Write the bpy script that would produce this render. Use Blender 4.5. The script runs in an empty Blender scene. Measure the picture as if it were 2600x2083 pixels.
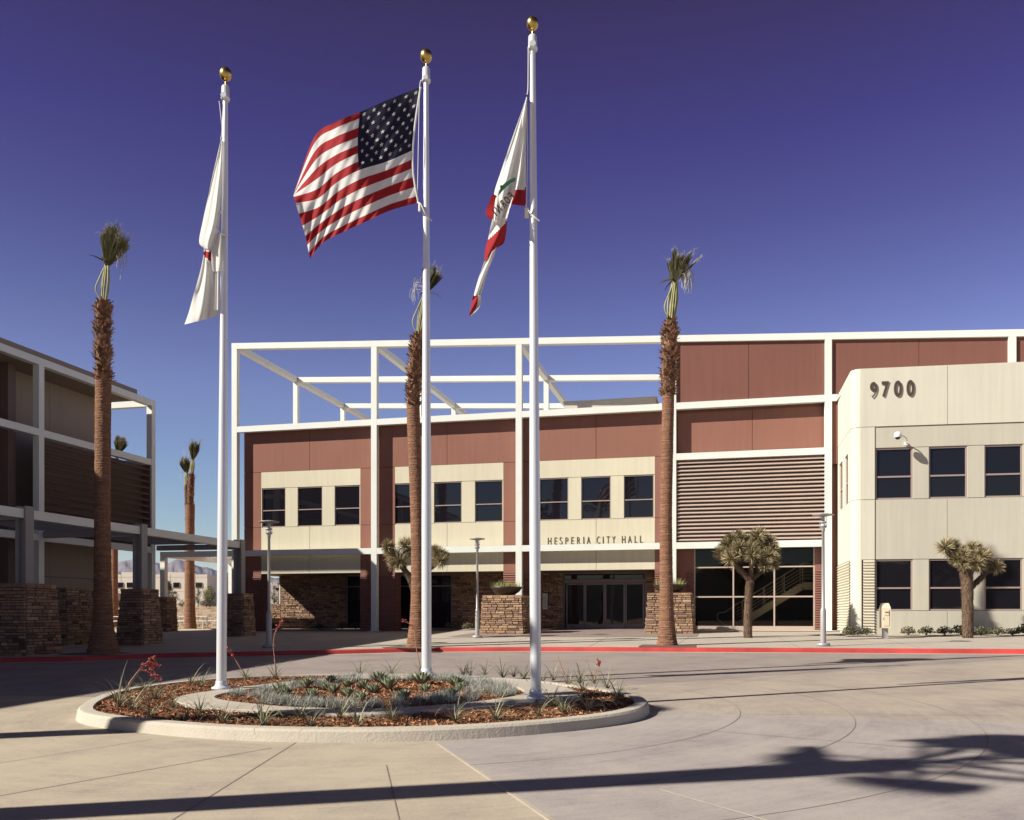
import bpy, math, random
from mathutils import Vector, Matrix, noise
R=random.Random(7)
PI=math.pi
C=bpy.context.scene.collection
sc=bpy.context.scene
# ------------------------------------------------------------ geometry of the view
AZ=math.atan(533/2250.); ca,sa=math.cos(AZ),math.sin(AZ)
SX,SY=.005,.022
def gz(x,y,h=0.): return SX*x+SY*y+h
def ray(x,y):
    X=(x-1300)/2250.; return Vector((-sa+X*ca, ca+X*sa,(1561-y)/2250.))
EYE=Vector((0,0,1.7))
def G(x,y,h=0.):                      # photo point -> point on the sloping ground
    d=ray(x,y); t=(1.7-h)/(SY*d.y+SX*d.x-d.z); return EYE+d*t
def P(x,y,t): return EYE+ray(x,y)*t   # photo point at a depth
def fx(x,Y): d=ray(x,0); return d.x/d.y*Y
def fz(x,y,Y): d=ray(x,y); return 1.7+d.z/d.y*Y
# ------------------------------------------------------------ materials
MATS={}
def newmat(n):
    m=bpy.data.materials.new(n); m.use_nodes=True; MATS[n]=m
    nt=m.node_tree; b=nt.nodes['Principled BSDF']; return m,nt,b
def srgb(r,g,b):
    f=lambda c:(c/255/12.92) if c/255<=.04045 else ((c/255+.055)/1.055)**2.4
    return (f(r),f(g),f(b),1)
def N(nt,t,**k):
    n=nt.nodes.new(t)
    for a,v in k.items():
        if a in n.inputs.keys(): n.inputs[a].default_value=v
        else: setattr(n,a,v)
    return n
def ramp(nt,stops,interp='LINEAR'):
    r=nt.nodes.new('ShaderNodeValToRGB'); e=r.color_ramp.elements; r.color_ramp.interpolation=interp
    while len(e)>1: e.remove(e[-1])
    e[0].position=stops[0][0]; e[0].color=stops[0][1]
    for p,c in stops[1:]:
        q=e.new(p); q.color=c
    return r
def lk(nt,a,b): nt.links.new(a,b)
def mul(c,k): return (c[0]*k,c[1]*k,c[2]*k,1)
def mat(n,col,rough=.7,var=.12,scale=3.,bump=.0,bscale=60.,metal=0.,spec=.3,tone=0.,stretch=None,trans=0.):
    m,nt,b=newmat(n)
    tc=N(nt,'ShaderNodeTexCoord'); src=tc.outputs['Object']
    if stretch:
        mp=N(nt,'ShaderNodeMapping'); mp.inputs['Scale'].default_value=stretch; lk(nt,src,mp.inputs[0]); src=mp.outputs[0]
    nz=N(nt,'ShaderNodeTexNoise',Scale=scale,Detail=6.,Roughness=.6); lk(nt,src,nz.inputs['Vector'])
    r=ramp(nt,[(.25,mul(col,1-var)),(.75,mul(col,1+var))]); lk(nt,nz.outputs['Fac'],r.inputs[0])
    out=r.outputs[0]
    if tone:
        at=N(nt,'ShaderNodeAttribute',attribute_name='tone')
        mr=N(nt,'ShaderNodeMapRange'); mr.inputs['To Min'].default_value=1-tone; mr.inputs['To Max'].default_value=1+tone
        lk(nt,at.outputs['Fac'],mr.inputs['Value'])
        mx=N(nt,'ShaderNodeMix',data_type='RGBA',blend_type='MULTIPLY'); mx.inputs[0].default_value=1
        lk(nt,out,mx.inputs[6]); lk(nt,mr.outputs[0],mx.inputs[7]); out=mx.outputs[2]
    lk(nt,out,b.inputs['Base Color'])
    b.inputs['Roughness'].default_value=rough; b.inputs['Metallic'].default_value=metal
    b.inputs['Specular IOR Level'].default_value=spec
    if bump:
        n2=N(nt,'ShaderNodeTexNoise',Scale=bscale,Detail=5.,Roughness=.6); lk(nt,src,n2.inputs['Vector'])
        bp=N(nt,'ShaderNodeBump',Strength=bump,Distance=.02); lk(nt,n2.outputs['Fac'],bp.inputs['Height']); lk(nt,bp.outputs[0],b.inputs['Normal'])
    if trans:
        tr=N(nt,'ShaderNodeBsdfTranslucent'); lk(nt,out,tr.inputs[0]); ms=N(nt,'ShaderNodeMixShader'); ms.inputs[0].default_value=trans
        lk(nt,b.outputs[0],ms.inputs[1]); lk(nt,tr.outputs[0],ms.inputs[2])
        lk(nt,ms.outputs[0],nt.nodes['Material Output'].inputs['Surface'])
    return m
def stucco(n,col,var=.085):
    m,nt,b=newmat(n)
    tc=N(nt,'ShaderNodeTexCoord')
    big=N(nt,'ShaderNodeTexNoise',Scale=.35,Detail=5.,Roughness=.55); lk(nt,tc.outputs['Object'],big.inputs['Vector'])
    mp=N(nt,'ShaderNodeMapping'); mp.inputs['Scale'].default_value=(7,7,.35); lk(nt,tc.outputs['Object'],mp.inputs[0])
    st=N(nt,'ShaderNodeTexNoise',Scale=1.,Detail=4.); lk(nt,mp.outputs[0],st.inputs['Vector'])
    fine=N(nt,'ShaderNodeTexNoise',Scale=55.,Detail=3.); lk(nt,tc.outputs['Object'],fine.inputs['Vector'])
    a1=N(nt,'ShaderNodeMath',operation='ADD'); lk(nt,big.outputs['Fac'],a1.inputs[0]); lk(nt,st.outputs['Fac'],a1.inputs[1])
    a2=N(nt,'ShaderNodeMath',operation='MULTIPLY_ADD'); a2.inputs[1].default_value=.5; lk(nt,fine.outputs['Fac'],a2.inputs[0]); lk(nt,a1.outputs[0],a2.inputs[2])
    d=N(nt,'ShaderNodeMath',operation='DIVIDE'); d.inputs[1].default_value=2.5; lk(nt,a2.outputs[0],d.inputs[0])
    r=ramp(nt,[(.3,mul(col,1-var*1.3)),(.7,mul(col,1+var))]); lk(nt,d.outputs[0],r.inputs[0]); lk(nt,r.outputs[0],b.inputs['Base Color'])
    b.inputs['Roughness'].default_value=.9; b.inputs['Specular IOR Level'].default_value=.15
    bp=N(nt,'ShaderNodeBump',Strength=.35,Distance=.01); lk(nt,fine.outputs['Fac'],bp.inputs['Height']); lk(nt,bp.outputs[0],b.inputs['Normal'])
    return m
CREAM=stucco('cream stucco',(.66,.61,.46,1)); BROWN=stucco('brown stucco',(.285,.135,.10,1),.09); BROWN2=stucco('dark brown stucco',(.205,.092,.072,1),.09)
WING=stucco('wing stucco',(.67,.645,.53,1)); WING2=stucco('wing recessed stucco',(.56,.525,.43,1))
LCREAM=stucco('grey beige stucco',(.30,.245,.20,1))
STEEL=mat('white painted steel',(.76,.77,.71,1),.45,.05,.8,spec=.4)
STEELG=mat('grey painted steel',(.34,.32,.31,1),.45,.06,.8)
CORR=mat('brown corrugated metal',(.25,.115,.09,1),.55,.07,1.5)
CORRC=mat('cream corrugated metal',(.68,.63,.5,1),.5,.04,1.5)
LOUV=mat('taupe louvre metal',(.50,.39,.33,1),.5,.06,1.2)
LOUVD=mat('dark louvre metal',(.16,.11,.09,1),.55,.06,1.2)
DARK=mat('dark void paint',(.02,.017,.015,1),.9,.1)
WFRAME=mat('mauve window frame',(.36,.28,.25,1),.4,.03)
SFRAME=mat('bronze door frame',(.20,.16,.17,1),.35,.03,spec=.5)
ROOF=mat('roof membrane',(.6,.57,.5,1),.8,.08)
ALU=mat('satin aluminium',(.76,.77,.80,1),.33,.05,3.,metal=.3,stretch=(3,3,.3))
GOLD=mat('brushed gold',(.55,.38,.12,1),.32,.06,5.,metal=1.)
ROPE=mat('white rope',(.7,.68,.62,1),.9)
LAMPM=mat('grey lamp metal',(.42,.40,.39,1),.4,.05,metal=.3)
LGLASS=mat('lamp glass',(.6,.6,.6,1),.2,.05)
TRUNK=mat('palm trunk bark',(.25,.13,.078,1),.95,.4,5.,.9,30.,tone=.3,stretch=(1,1,6))
BOOT=mat('palm husk',(.30,.165,.10,1),.9,.35,7.,.5,50.,tone=.6)
PETI=mat('palm petiole',(.30,.29,.13,1),.5,.3,4.,tone=.3)
FROND=mat('palm frond',(.15,.145,.065,1),.6,.35,6.,tone=.75,trans=.15)
THREAD=mat('frond thread',(.5,.47,.38,1),.8,.2)
JTRUNK=mat('joshua bark',(.17,.11,.075,1),.95,.35,12.,1.,40.,tone=.4,stretch=(1,1,2))
JLEAF=mat('joshua spikes',(.33,.27,.15,1),.6,.35,5.,tone=.95)
YUC=mat('yucca blade',(.25,.24,.15,1),.55,.25,9.,tone=.65)
AGA=mat('agave leaf',(.22,.25,.16,1),.5,.25,9.,tone=.45)
FESC=mat('blue fescue',(.40,.41,.36,1),.7,.25,5.,tone=.5)
REDF=mat('coral red bloom',(.48,.12,.10,1),.6,.25,20.,tone=.4)
STALK=mat('bloom stalk',(.42,.22,.16,1),.7,.2,9.)
SHRUB=mat('shrub leaf',(.115,.105,.055,1),.6,.3,9.,tone=.6)
DRYG=mat('planter grass',(.35,.36,.14,1),.7,.3,9.,tone=.5)
PINE=mat('pine needles',(.045,.055,.025,1),.8,.3,1.,tone=.5)
PALO=mat('palo verde leaf',(.22,.23,.10,1),.8,.3,1.,tone=.5)
BARE=mat('bare twigs',(.26,.19,.14,1),.8,.3,1.,tone=.5)
BARK=mat('grey bark',(.12,.085,.06,1),.9,.3,4.)
BOWL=mat('dark bronze bowl',(.045,.032,.025,1),.42,.3,2.5,spec=.5)
KRED=mat('red kerb paint',(.49,.06,.055,1),.65,.32,1.1,.3,30.)
KCON=mat('kerb concrete',(.50,.45,.37,1),.9,.09,1.6,.5,30.)
PATH=mat('path concrete',(.47,.42,.35,1),.9,.10,1.2,.4,40.)
JOINT=mat('joint sealant',(.235,.20,.175,1),.9,.2)
JOINTL=mat('pale joint edge',(.6,.52,.42,1),.9,.2)
GRATE=mat('grate metal',(.16,.12,.10,1),.7,.2,8.)
CHIP=mat('bark mulch chips',(.34,.17,.085,1),.9,.4,30.,tone=.85)
MULCH=mat('bark mulch ground',(.20,.09,.045,1),.95,.4,14.,1.,50.)
GRAV=mat('pale gravel',(.5,.44,.36,1),.9,.3,40.,1.,80.)
WMETAL=mat('white metal mesh',(.7,.7,.68,1),.4,.03)
CLOTH=mat('white flag cloth',(.78,.77,.74,1),.8,.03,4.,trans=.35)
CRED=mat('red flag cloth',(.36,.018,.022,1),.8,.05,4.,trans=.3)
CNAVY=mat('navy flag cloth',(.012,.012,.035,1),.8,.05,4.,trans=.1)
CGREEN=mat('green flag cloth',(.02,.10,.06,1),.8,.05,4.,trans=.2)
CBLACK=mat('dark flag lettering',(.03,.02,.015,1),.8,.05)
LETTER=mat('bronze lettering',(.085,.062,.05,1),.5,.05)
MBOX=mat('cream enamel',(.68,.60,.44,1),.5,.04)
CAMW=mat('white plastic',(.8,.8,.8,1),.35,.02); CAMD=mat('smoked dome',(.03,.02,.02,1),.15,.02,spec=.6)
STAIRM=mat('stair paint',(.60,.52,.33,1),.5,.04)
ROOMW=mat('room wall',(.10,.085,.07,1),.9,.1); ROOMF=mat('room floor',(.16,.13,.11,1),.6,.1)
BWALL=mat('white far wall',(.66,.63,.55,1),.9,.04,.1)
PAPER=mat('notice paper',(.55,.55,.5,1),.6,.1,20.)
ASPH=mat('far asphalt',(.16,.14,.15,1),.9,.1)
def glass_dark(n,c=(.010,.009,.013,1)):
    m,nt,b=newmat(n); b.inputs['Base Color'].default_value=c; b.inputs['Roughness'].default_value=.015
    b.inputs['Specular IOR Level'].default_value=.5
    tc=N(nt,'ShaderNodeTexCoord'); nz=N(nt,'ShaderNodeTexNoise',Scale=.9,Detail=1.); lk(nt,tc.outputs['Object'],nz.inputs['Vector'])
    bp=N(nt,'ShaderNodeBump',Strength=.12,Distance=.02); lk(nt,nz.outputs['Fac'],bp.inputs['Height']); lk(nt,bp.outputs[0],b.inputs['Normal'])
    return m
GLASS=glass_dark('dark window glass')
def glass_clear(n):
    m=bpy.data.materials.new(n); m.use_nodes=True; nt=m.node_tree; nt.nodes.clear()
    o=N(nt,'ShaderNodeOutputMaterial'); ms=N(nt,'ShaderNodeMixShader'); fr=N(nt,'ShaderNodeFresnel',IOR=1.45)
    t=N(nt,'ShaderNodeBsdfTransparent'); t.inputs[0].default_value=(.8,.77,.72,1)
    g=N(nt,'ShaderNodeBsdfGlossy',Roughness=.01)
    lk(nt,fr.outputs[0],ms.inputs[0]); lk(nt,t.outputs[0],ms.inputs[1]); lk(nt,g.outputs[0],ms.inputs[2]); lk(nt,ms.outputs[0],o.inputs[0]); return m
GCLEAR=glass_clear('tinted clear glass')
def stone_mat():
    m,nt,b=newmat('ledge stone')
    at=N(nt,'ShaderNodeAttribute',attribute_name='tone')
    r=ramp(nt,[(0,(.16,.10,.08,1)),(.18,(.34,.22,.15,1)),(.36,(.45,.30,.18,1)),(.52,(.29,.19,.16,1)),(.68,(.50,.35,.21,1)),(.84,(.38,.23,.17,1)),(1,(.56,.43,.28,1))])
    lk(nt,at.outputs['Fac'],r.inputs[0])
    tc=N(nt,'ShaderNodeTexCoord'); nz=N(nt,'ShaderNodeTexNoise',Scale=14.,Detail=6.,Roughness=.7); lk(nt,tc.outputs['Object'],nz.inputs['Vector'])
    r2=ramp(nt,[(.3,(.6,.58,.58,1)),(.7,(1.15,1.12,1.08,1))]); lk(nt,nz.outputs['Fac'],r2.inputs[0])
    mx=N(nt,'ShaderNodeMix',data_type='RGBA',blend_type='MULTIPLY'); mx.inputs[0].default_value=1
    lk(nt,r.outputs[0],mx.inputs[6]); lk(nt,r2.outputs[0],mx.inputs[7]); lk(nt,mx.outputs[2],b.inputs['Base Color'])
    b.inputs['Roughness'].default_value=.92; b.inputs['Specular IOR Level'].default_value=.15
    bp=N(nt,'ShaderNodeBump',Strength=.7,Distance=.02); lk(nt,nz.outputs['Fac'],bp.inputs['Height']); lk(nt,bp.outputs[0],b.inputs['Normal'])
    return m
STONE=stone_mat(); STONED=mat('stone backing',(.09,.06,.05,1),.95,.2)
IC=(-5.45,13.5)                        # middle of the planted island
def concrete(n):
    m,nt,b=newmat(n); L=lambda a,c:lk(nt,a,c)
    tc=N(nt,'ShaderNodeTexCoord'); sep=N(nt,'ShaderNodeSeparateXYZ'); L(tc.outputs['Object'],sep.inputs[0])
    def M(op,a,b_=None,c_=None):
        q=N(nt,'ShaderNodeMath',operation=op)
        for i,v in enumerate((a,b_,c_)):
            if v is None: continue
            if isinstance(v,(int,float)): q.inputs[i].default_value=v
            else: L(v,q.inputs[i])
        return q.outputs[0]
    dx=M('SUBTRACT',sep.outputs[0],IC[0]); dy=M('SUBTRACT',sep.outputs[1],IC[1])
    ang=M('ARCTAN2',dy,dx); rad=M('SQRT',M('ADD',M('MULTIPLY',dx,dx),M('MULTIPLY',dy,dy)))
    cmb=N(nt,'ShaderNodeCombineXYZ'); L(M('MULTIPLY',ang,3.2),cmb.inputs[0]); L(M('MULTIPLY',rad,3.5),cmb.inputs[1])
    br=N(nt,'ShaderNodeTexNoise',Scale=2.2,Detail=8.,Roughness=.72,Distortion=.6); L(cmb.outputs[0],br.inputs['Vector'])
    big=N(nt,'ShaderNodeTexNoise',Scale=.8,Detail=8.,Roughness=.68); L(tc.outputs['Object'],big.inputs['Vector'])
    fine=N(nt,'ShaderNodeTexNoise',Scale=34.,Detail=4.); L(tc.outputs['Object'],fine.inputs['Vector'])
    # separate pours of concrete: wedges round the island
    def wedge(a0,a1): return M('MULTIPLY',M('GREATER_THAN',ang,a0),M('LESS_THAN',ang,a1))
    sand=wedge(-3.2,-1.02); grey=wedge(-1.02,-.09); pink=wedge(-.09,.72)
    def mixc(f,a,c):
        x=N(nt,'ShaderNodeMix',data_type='RGBA'); L(f,x.inputs[0])
        for i,v in ((6,a),(7,c)):
            if isinstance(v,tuple): x.inputs[i].default_value=v
            else: L(v,x.inputs[i])
        return x.outputs[2]
    base=mixc(sand,(.30,.255,.235,1),(.42,.36,.28,1))
    base=mixc(grey,base,(.36,.32,.30,1)); base=mixc(pink,base,(.375,.32,.27,1))
    s=M('ADD',M('MULTIPLY',br.outputs['Fac'],.65),M('ADD',M('MULTIPLY',big.outputs['Fac'],1.35),M('MULTIPLY',fine.outputs['Fac'],.42)))
    r=ramp(nt,[(.36,(.66,.64,.68,1)),(.48,(.93,.92,.93,1)),(.60,(1.13,1.12,1.08,1))]); L(M('DIVIDE',s,2.28),r.inputs[0])
    mx=N(nt,'ShaderNodeMix',data_type='RGBA',blend_type='MULTIPLY'); mx.inputs[0].default_value=1
    L(base,mx.inputs[6]); L(r.outputs[0],mx.inputs[7]); L(mx.outputs[2],b.inputs['Base Color'])
    b.inputs['Roughness'].default_value=.75; b.inputs['Specular IOR Level'].default_value=.3
    bp=N(nt,'ShaderNodeBump',Strength=.25,Distance=.01); L(fine.outputs['Fac'],bp.inputs['Height']); L(bp.outputs[0],b.inputs['Normal'])
    return m
ROADM=concrete('broomed concrete')
PLAZA=mat('plaza concrete',(.44,.39,.33,1),.85,.13,.7,.2,40.)
def paver_mat():
    m,nt,b=newmat('slate pavers'); tc=N(nt,'ShaderNodeTexCoord')
    mp=N(nt,'ShaderNodeMapping'); mp.inputs['Scale'].default_value=(1,1,0); lk(nt,tc.outputs['Object'],mp.inputs[0])
    br=N(nt,'ShaderNodeTexBrick',Scale=2.6); br.inputs['Color1'].default_value=(.30,.23,.20,1); br.inputs['Color2'].default_value=(.18,.14,.14,1); br.inputs['Mortar'].default_value=(.36,.30,.25,1); br.inputs['Mortar Size'].default_value=.018
    lk(nt,mp.outputs[0],br.inputs['Vector']); lk(nt,br.outputs[0],b.inputs['Base Color']); b.inputs['Roughness'].default_value=.7; return m
PAVER=paver_mat()
def desert():
    m,nt,b=newmat('desert soil'); tc=N(nt,'ShaderNodeTexCoord')
    a=N(nt,'ShaderNodeTexNoise',Scale=.08,Detail=8.,Roughness=.7); lk(nt,tc.outputs['Object'],a.inputs['Vector'])
    c=N(nt,'ShaderNodeTexNoise',Scale=1.6,Detail=6.,Roughness=.7); lk(nt,tc.outputs['Object'],c.inputs['Vector'])
    ad=N(nt,'ShaderNodeMath',operation='ADD'); lk(nt,a.outputs['Fac'],ad.inputs[0]); lk(nt,c.outputs['Fac'],ad.inputs[1])
    hv=N(nt,'ShaderNodeMath',operation='MULTIPLY'); hv.inputs[1].default_value=.5; lk(nt,ad.outputs[0],hv.inputs[0])
    r=ramp(nt,[(.36,(.20,.15,.08,1)),(.48,(.46,.30,.19,1)),(.62,(.58,.41,.27,1))]); lk(nt,hv.outputs[0],r.inputs[0]); lk(nt,r.outputs[0],b.inputs['Base Color'])
    b.inputs['Roughness'].default_value=.95; return m
DESERT=desert()
HILL=mat('dark scrub hills',(.05,.05,.045,1),.95,.3,.05,0)
MOUNT=mat('mountain rock',(.19,.165,.17,1),.95,.4,.0022,0)
# ------------------------------------------------------------ mesh building
class MB:
    def __init__(s,T=None): s.v=[];s.f=[];s.m=[];s.t=[];s.T=T;s.sm=[]
    def add(s,vs,fs,m=0,tone=.5,smooth=False):
        b=len(s.v); T=s.T
        s.v+= [T(Vector(q)) for q in vs] if T else [Vector(q) for q in vs]
        for f in fs: s.f.append([b+i for i in f]); s.m.append(m); s.t.append(tone); s.sm.append(smooth)
    def box(s,x0,x1,y0,y1,z0,z1,m=0,tone=.5):
        s.add([(x0,y0,z0),(x1,y0,z0),(x1,y1,z0),(x0,y1,z0),(x0,y0,z1),(x1,y0,z1),(x1,y1,z1),(x0,y1,z1)],
              [(0,3,2,1),(4,5,6,7),(0,1,5,4),(1,2,6,5),(2,3,7,6),(3,0,4,7)],m,tone)
    def hexa(s,p,m=0,tone=.5):   # 8 corners, bottom ccw then top
        s.add(p,[(0,3,2,1),(4,5,6,7),(0,1,5,4),(1,2,6,5),(2,3,7,6),(3,0,4,7)],m,tone)
    def bar(s,a,b,w,h=None,m=0,tone=.5,up=(0,0,1)):
        a=Vector(a);b=Vector(b);h=h or w;d=(b-a).normalized();u=Vector(up)
        if abs(d.dot(u))>.98: u=Vector((0,1,0))
        x=d.cross(u).normalized()*w/2; y=x.cross(d).normalized()*h/2
        s.hexa([a-x-y,a+x-y,b+x-y,b-x-y,a-x+y,a+x+y,b+x+y,b-x+y],m,tone)
    def tube(s,pts,rad,n=8,m=0,tone=.5,cap=True,smooth=True):
        pts=[Vector(p) for p in pts]; k=len(pts)
        if not hasattr(rad,'__len__'): rad=[rad]*k
        vs=[];px=None
        for i,p in enumerate(pts):
            d=(pts[min(i+1,k-1)]-pts[max(i-1,0)]).normalized()
            if px is None: px=d.orthogonal().normalized() if abs(d.z)<.9 else Vector((1,0,0)).cross(d).cross(d).normalized()*-1
            px=(px-d*px.dot(d)).normalized(); py=d.cross(px)
            for j in range(n):
                a=2*PI*j/n; vs.append(p+(px*math.cos(a)+py*math.sin(a))*rad[i])
        fs=[(i*n+j,i*n+(j+1)%n,(i+1)*n+(j+1)%n,(i+1)*n+j) for i in range(k-1) for j in range(n)]
        s.add(vs,fs,m,tone,smooth)
        if cap:
            s.add([vs[j] for j in range(n)],[tuple(range(n))[::-1]],m,tone); s.add([vs[(k-1)*n+j] for j in range(n)],[tuple(range(n))],m,tone)
    def lathe(s,prof,c=(0,0,0),n=24,m=0,tone=.5,smooth=True):
        c=Vector(c); vs=[]
        for r,z in prof:
            for j in range(n): a=2*PI*j/n; vs.append(c+Vector((r*math.cos(a),r*math.sin(a),z)))
        s.add(vs,[(i*n+j,i*n+(j+1)%n,(i+1)*n+(j+1)%n,(i+1)*n+j) for i in range(len(prof)-1) for j in range(n)],m,tone,smooth)
    def build(s,name,mats,parent=None,**kw):
        o0=worg(parent)
        me=bpy.data.meshes.new(name); me.from_pydata([v-o0 for v in s.v],[],s.f)
        if not isinstance(mats,(list,tuple)): mats=[mats]
        for q in mats: me.materials.append(q)
        me.polygons.foreach_set('material_index',s.m); me.polygons.foreach_set('use_smooth',s.sm)
        at=me.attributes.new('tone','FLOAT','FACE'); at.data.foreach_set('value',s.t)
        me.update(); o=bpy.data.objects.new(name,me); C.objects.link(o)
        if parent: o.parent=parent; ORG[o.name]=Vector((0,0,0))
        if kw: tag(o,**kw)
        return o
ORG={}
def worg(o):
    v=Vector((0,0,0))
    while o: v=v+Vector(o.location); o=o.parent
    return v
def tag(o,label=None,cat=None,group=None,kind=None):
    if label: o['label']=label
    if cat: o['category']=cat
    if group: o['group']=group
    if kind: o['kind']=kind
def empty(name,loc,label,cat,group=None,rz=0):
    o=bpy.data.objects.new(name,None); C.objects.link(o); o.location=loc; o.rotation_euler=(0,0,rz); o.empty_display_size=.3
    tag(o,label,cat,group); return o
def copy_tree(o,parent=None):
    c=o.copy(); C.objects.link(c)
    if parent: c.parent=parent
    for ch in list(o.children): copy_tree(ch,c)
    return c
def place(proto,used,loc,rz,s,label,group):
    o=copy_tree(proto) if used else proto
    o.location=loc; o.rotation_euler=(0,0,rz); o.scale=(s,s,s); o['label']=label; o['group']=group
    return o
def glyph(ch,extrude=.02,offset=0.):   # one letter as a mesh, normalised to a unit box
    cu=bpy.data.curves.new('t','FONT'); cu.body=ch; cu.extrude=extrude; cu.offset=offset; cu.resolution_u=6
    ob=bpy.data.objects.new('t',cu); C.objects.link(ob); bpy.context.view_layer.update()
    me=ob.evaluated_get(bpy.context.evaluated_depsgraph_get()).to_mesh()
    v=[Vector(q.co) for q in me.vertices]; f=[tuple(p.vertices) for p in me.polygons]
    bpy.data.objects.remove(ob); bpy.data.curves.remove(cu)
    x0=min(q.x for q in v);x1=max(q.x for q in v);y0=min(q.y for q in v);y1=max(q.y for q in v)
    return [((q.x-x0)/max(x1-x0,1e-4),(q.y-y0)/(y1-y0),q.z) for q in v],f
def cat(pts,n,closed=False):           # catmull-rom
    out=[];k=len(pts)
    for i in range(k if closed else k-1):
        g=lambda j:Vector(pts[j%k] if closed else pts[max(0,min(k-1,j))])
        a,b,c,d=g(i-1),g(i),g(i+1),g(i+2)
        for q in range(n):
            t=q/n; out.append(.5*((2*b)+(c-a)*t+(2*a-5*b+4*c-d)*t*t+(3*b-a-3*c+d)*t**3))
    if not closed: out.append(Vector(pts[-1]))
    return out
HAZE=2.4e-5; SUNE=4.8; SKYS=.11; SKYG=1.25; EXPO=.62; SKYALT=1000; SKYAIR=1.0
_q=lambda *c:(c[0]/2.1,c[1]/2.1,c[2]/2.1,1)
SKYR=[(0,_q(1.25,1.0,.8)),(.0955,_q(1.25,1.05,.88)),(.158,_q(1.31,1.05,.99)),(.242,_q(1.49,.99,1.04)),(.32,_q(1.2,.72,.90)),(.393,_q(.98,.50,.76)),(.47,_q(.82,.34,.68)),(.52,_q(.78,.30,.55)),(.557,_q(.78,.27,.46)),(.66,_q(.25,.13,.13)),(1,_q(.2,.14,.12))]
# ------------------------------------------------------------ ground, road, plaza
S_=2600/2156.
kp=[(0,1684),(211,1679.6),(392,1672),(573,1667.6),(800,1663),(1044,1656.8),(1150,1655.5),(1376,1654.6),(1717,1656),(2001,1657.5),(2350,1660),(2600,1661.5)]
kc=[(-23.3,-30),(-23.2,-5),(-23.0,5),(-22.5,12),(-21.4,17)]+[tuple(G(*p)[:2]) for p in kp]+[(14,26.3),(22,25.2),(60,16)]
kc=[Vector((x,y,0)) for x,y in kc]; kc=cat(kc,6)
def onp(x,y,h): return (x,y,gz(x,y,h))
m=MB(); Z=-.03
xs=[-4000,-600,-120,-40,0,40,120,600,4000]; ys=[-800,-200,-40,0,40,60,90,101,150,300,800,3000,9000]
for i in range(len(xs)-1):
    for j in range(len(ys)-1):
        q=[(xs[i],ys[j]),(xs[i+1],ys[j]),(xs[i+1],ys[j+1]),(xs[i],ys[j+1])]
        def hz(x,y):
            y2=max(y,-40); s=min(1,60/max(60,abs(x))) ; return SX*x*s+SY*min(y2,9000)+Z
        m.add([(x,y,hz(x,y)) for x,y in q],[(0,1,2,3)])
m.build('ground',DESERT,label='tan desert ground with dry brush patches behind the city hall',kind='structure')
m=MB()
for x0,x1 in ((-400,-60),(-60,60),(60,400)): m.add([(x0,90,gz(x0,90,.0)*1.0+.01),(x1,90,gz(x1,90,.01)),(x1,99,gz(x1,99,.01)),(x0,99,gz(x0,99,.01))],[(0,1,2,3)])
m.build('far_road',ASPH,label='grey asphalt road crossing the desert lot in the distance',kind='structure')
# road sheet up to the kerb
m=MB()
for i in range(len(kc)-1):
    a,b=kc[i],kc[i+1]
    ylo=-60
    m.add([onp(a.x,ylo,0),onp(b.x,ylo,0),onp(b.x,b.y,0),onp(a.x,a.y,0)],[(0,1,2,3)])
road=m.build('road',ROADM,label='broomed concrete drive court around the planted island',kind='structure')
# kerb: swept profile, red
def offs(c,d):
    out=[]
    for i,p in enumerate(c):
        t=(c[min(i+1,len(c)-1)]-c[max(i-1,0)]).normalized(); out.append(Vector((p.x-t.y*d,p.y+t.x*d,0)))
    return out
k0=kc; k1=offs(kc,.02); k2=offs(kc,.05); k3=offs(kc,.16)
m=MB()
for i in range(len(kc)-1):
    prof=[(k0,-.02),(k1,.105),(k2,.128),(k3,.132),(k3,.05)]
    for (A,ha),(B,hb) in zip(prof[:-1],prof[1:]):
        m.add([onp(A[i].x,A[i].y,ha),onp(A[i+1].x,A[i+1].y,ha),onp(B[i+1].x,B[i+1].y,hb),onp(B[i].x,B[i].y,hb)],[(0,1,2,3)],0,.5,True)
m.build('kerb',KRED,label='red painted kerb curving along the plaza edge',kind='structure')
# pale gutter strip in front of the kerb
g0=offs(kc,-.34); m=MB()
for i in range(len(kc)-1):
    m.add([onp(g0[i].x,g0[i].y,.004),onp(g0[i+1].x,g0[i+1].y,.004),onp(kc[i+1].x,kc[i+1].y,.004),onp(kc[i].x,kc[i].y,.004)],[(0,1,2,3)])
m.build('gutter',PATH,label='pale concrete gutter strip at the foot of the red kerb',kind='structure')
# plaza
m=MB()
for i in range(len(kc)-1):
    a,b=k3[i],k3[i+1]
    if b.x-a.x<1e-5: continue
    def top(x): return 41.3 if x<-23 else 60
    tt=41.3 if (a.x+b.x)/2<-23 else 60
    m.add([onp(a.x,a.y,.13),onp(b.x,b.y,.13),onp(b.x,tt,.13),onp(a.x,tt,.13)],[(0,1,2,3)])
m.add([onp(-60,-30,.13),onp(k3[0].x,-30,.13),onp(k3[0].x,41.3,.13),onp(-60,41.3,.13)],[(0,1,2,3)])
m.add([onp(-60,41.3,-.1),onp(-22.9,41.3,-.1),onp(-22.9,41.3,.13),onp(-60,41.3,.13)],[(0,1,2,3)])
m.build('plaza',PLAZA,label='pale concrete plaza paving in front of the city hall',kind='structure')
m=MB(); m.add([onp(-60,41.3,.17),onp(-23,41.3,.17),onp(-23,41.55,.17),onp(-60,41.55,.17),onp(-60,41.3,.1),onp(-23,41.3,.1),onp(-23,41.55,-.1),onp(-60,41.55,-.1)],[(0,1,2,3),(4,5,1,0),(7,6,2,3),(1,5,6,2)])
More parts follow.
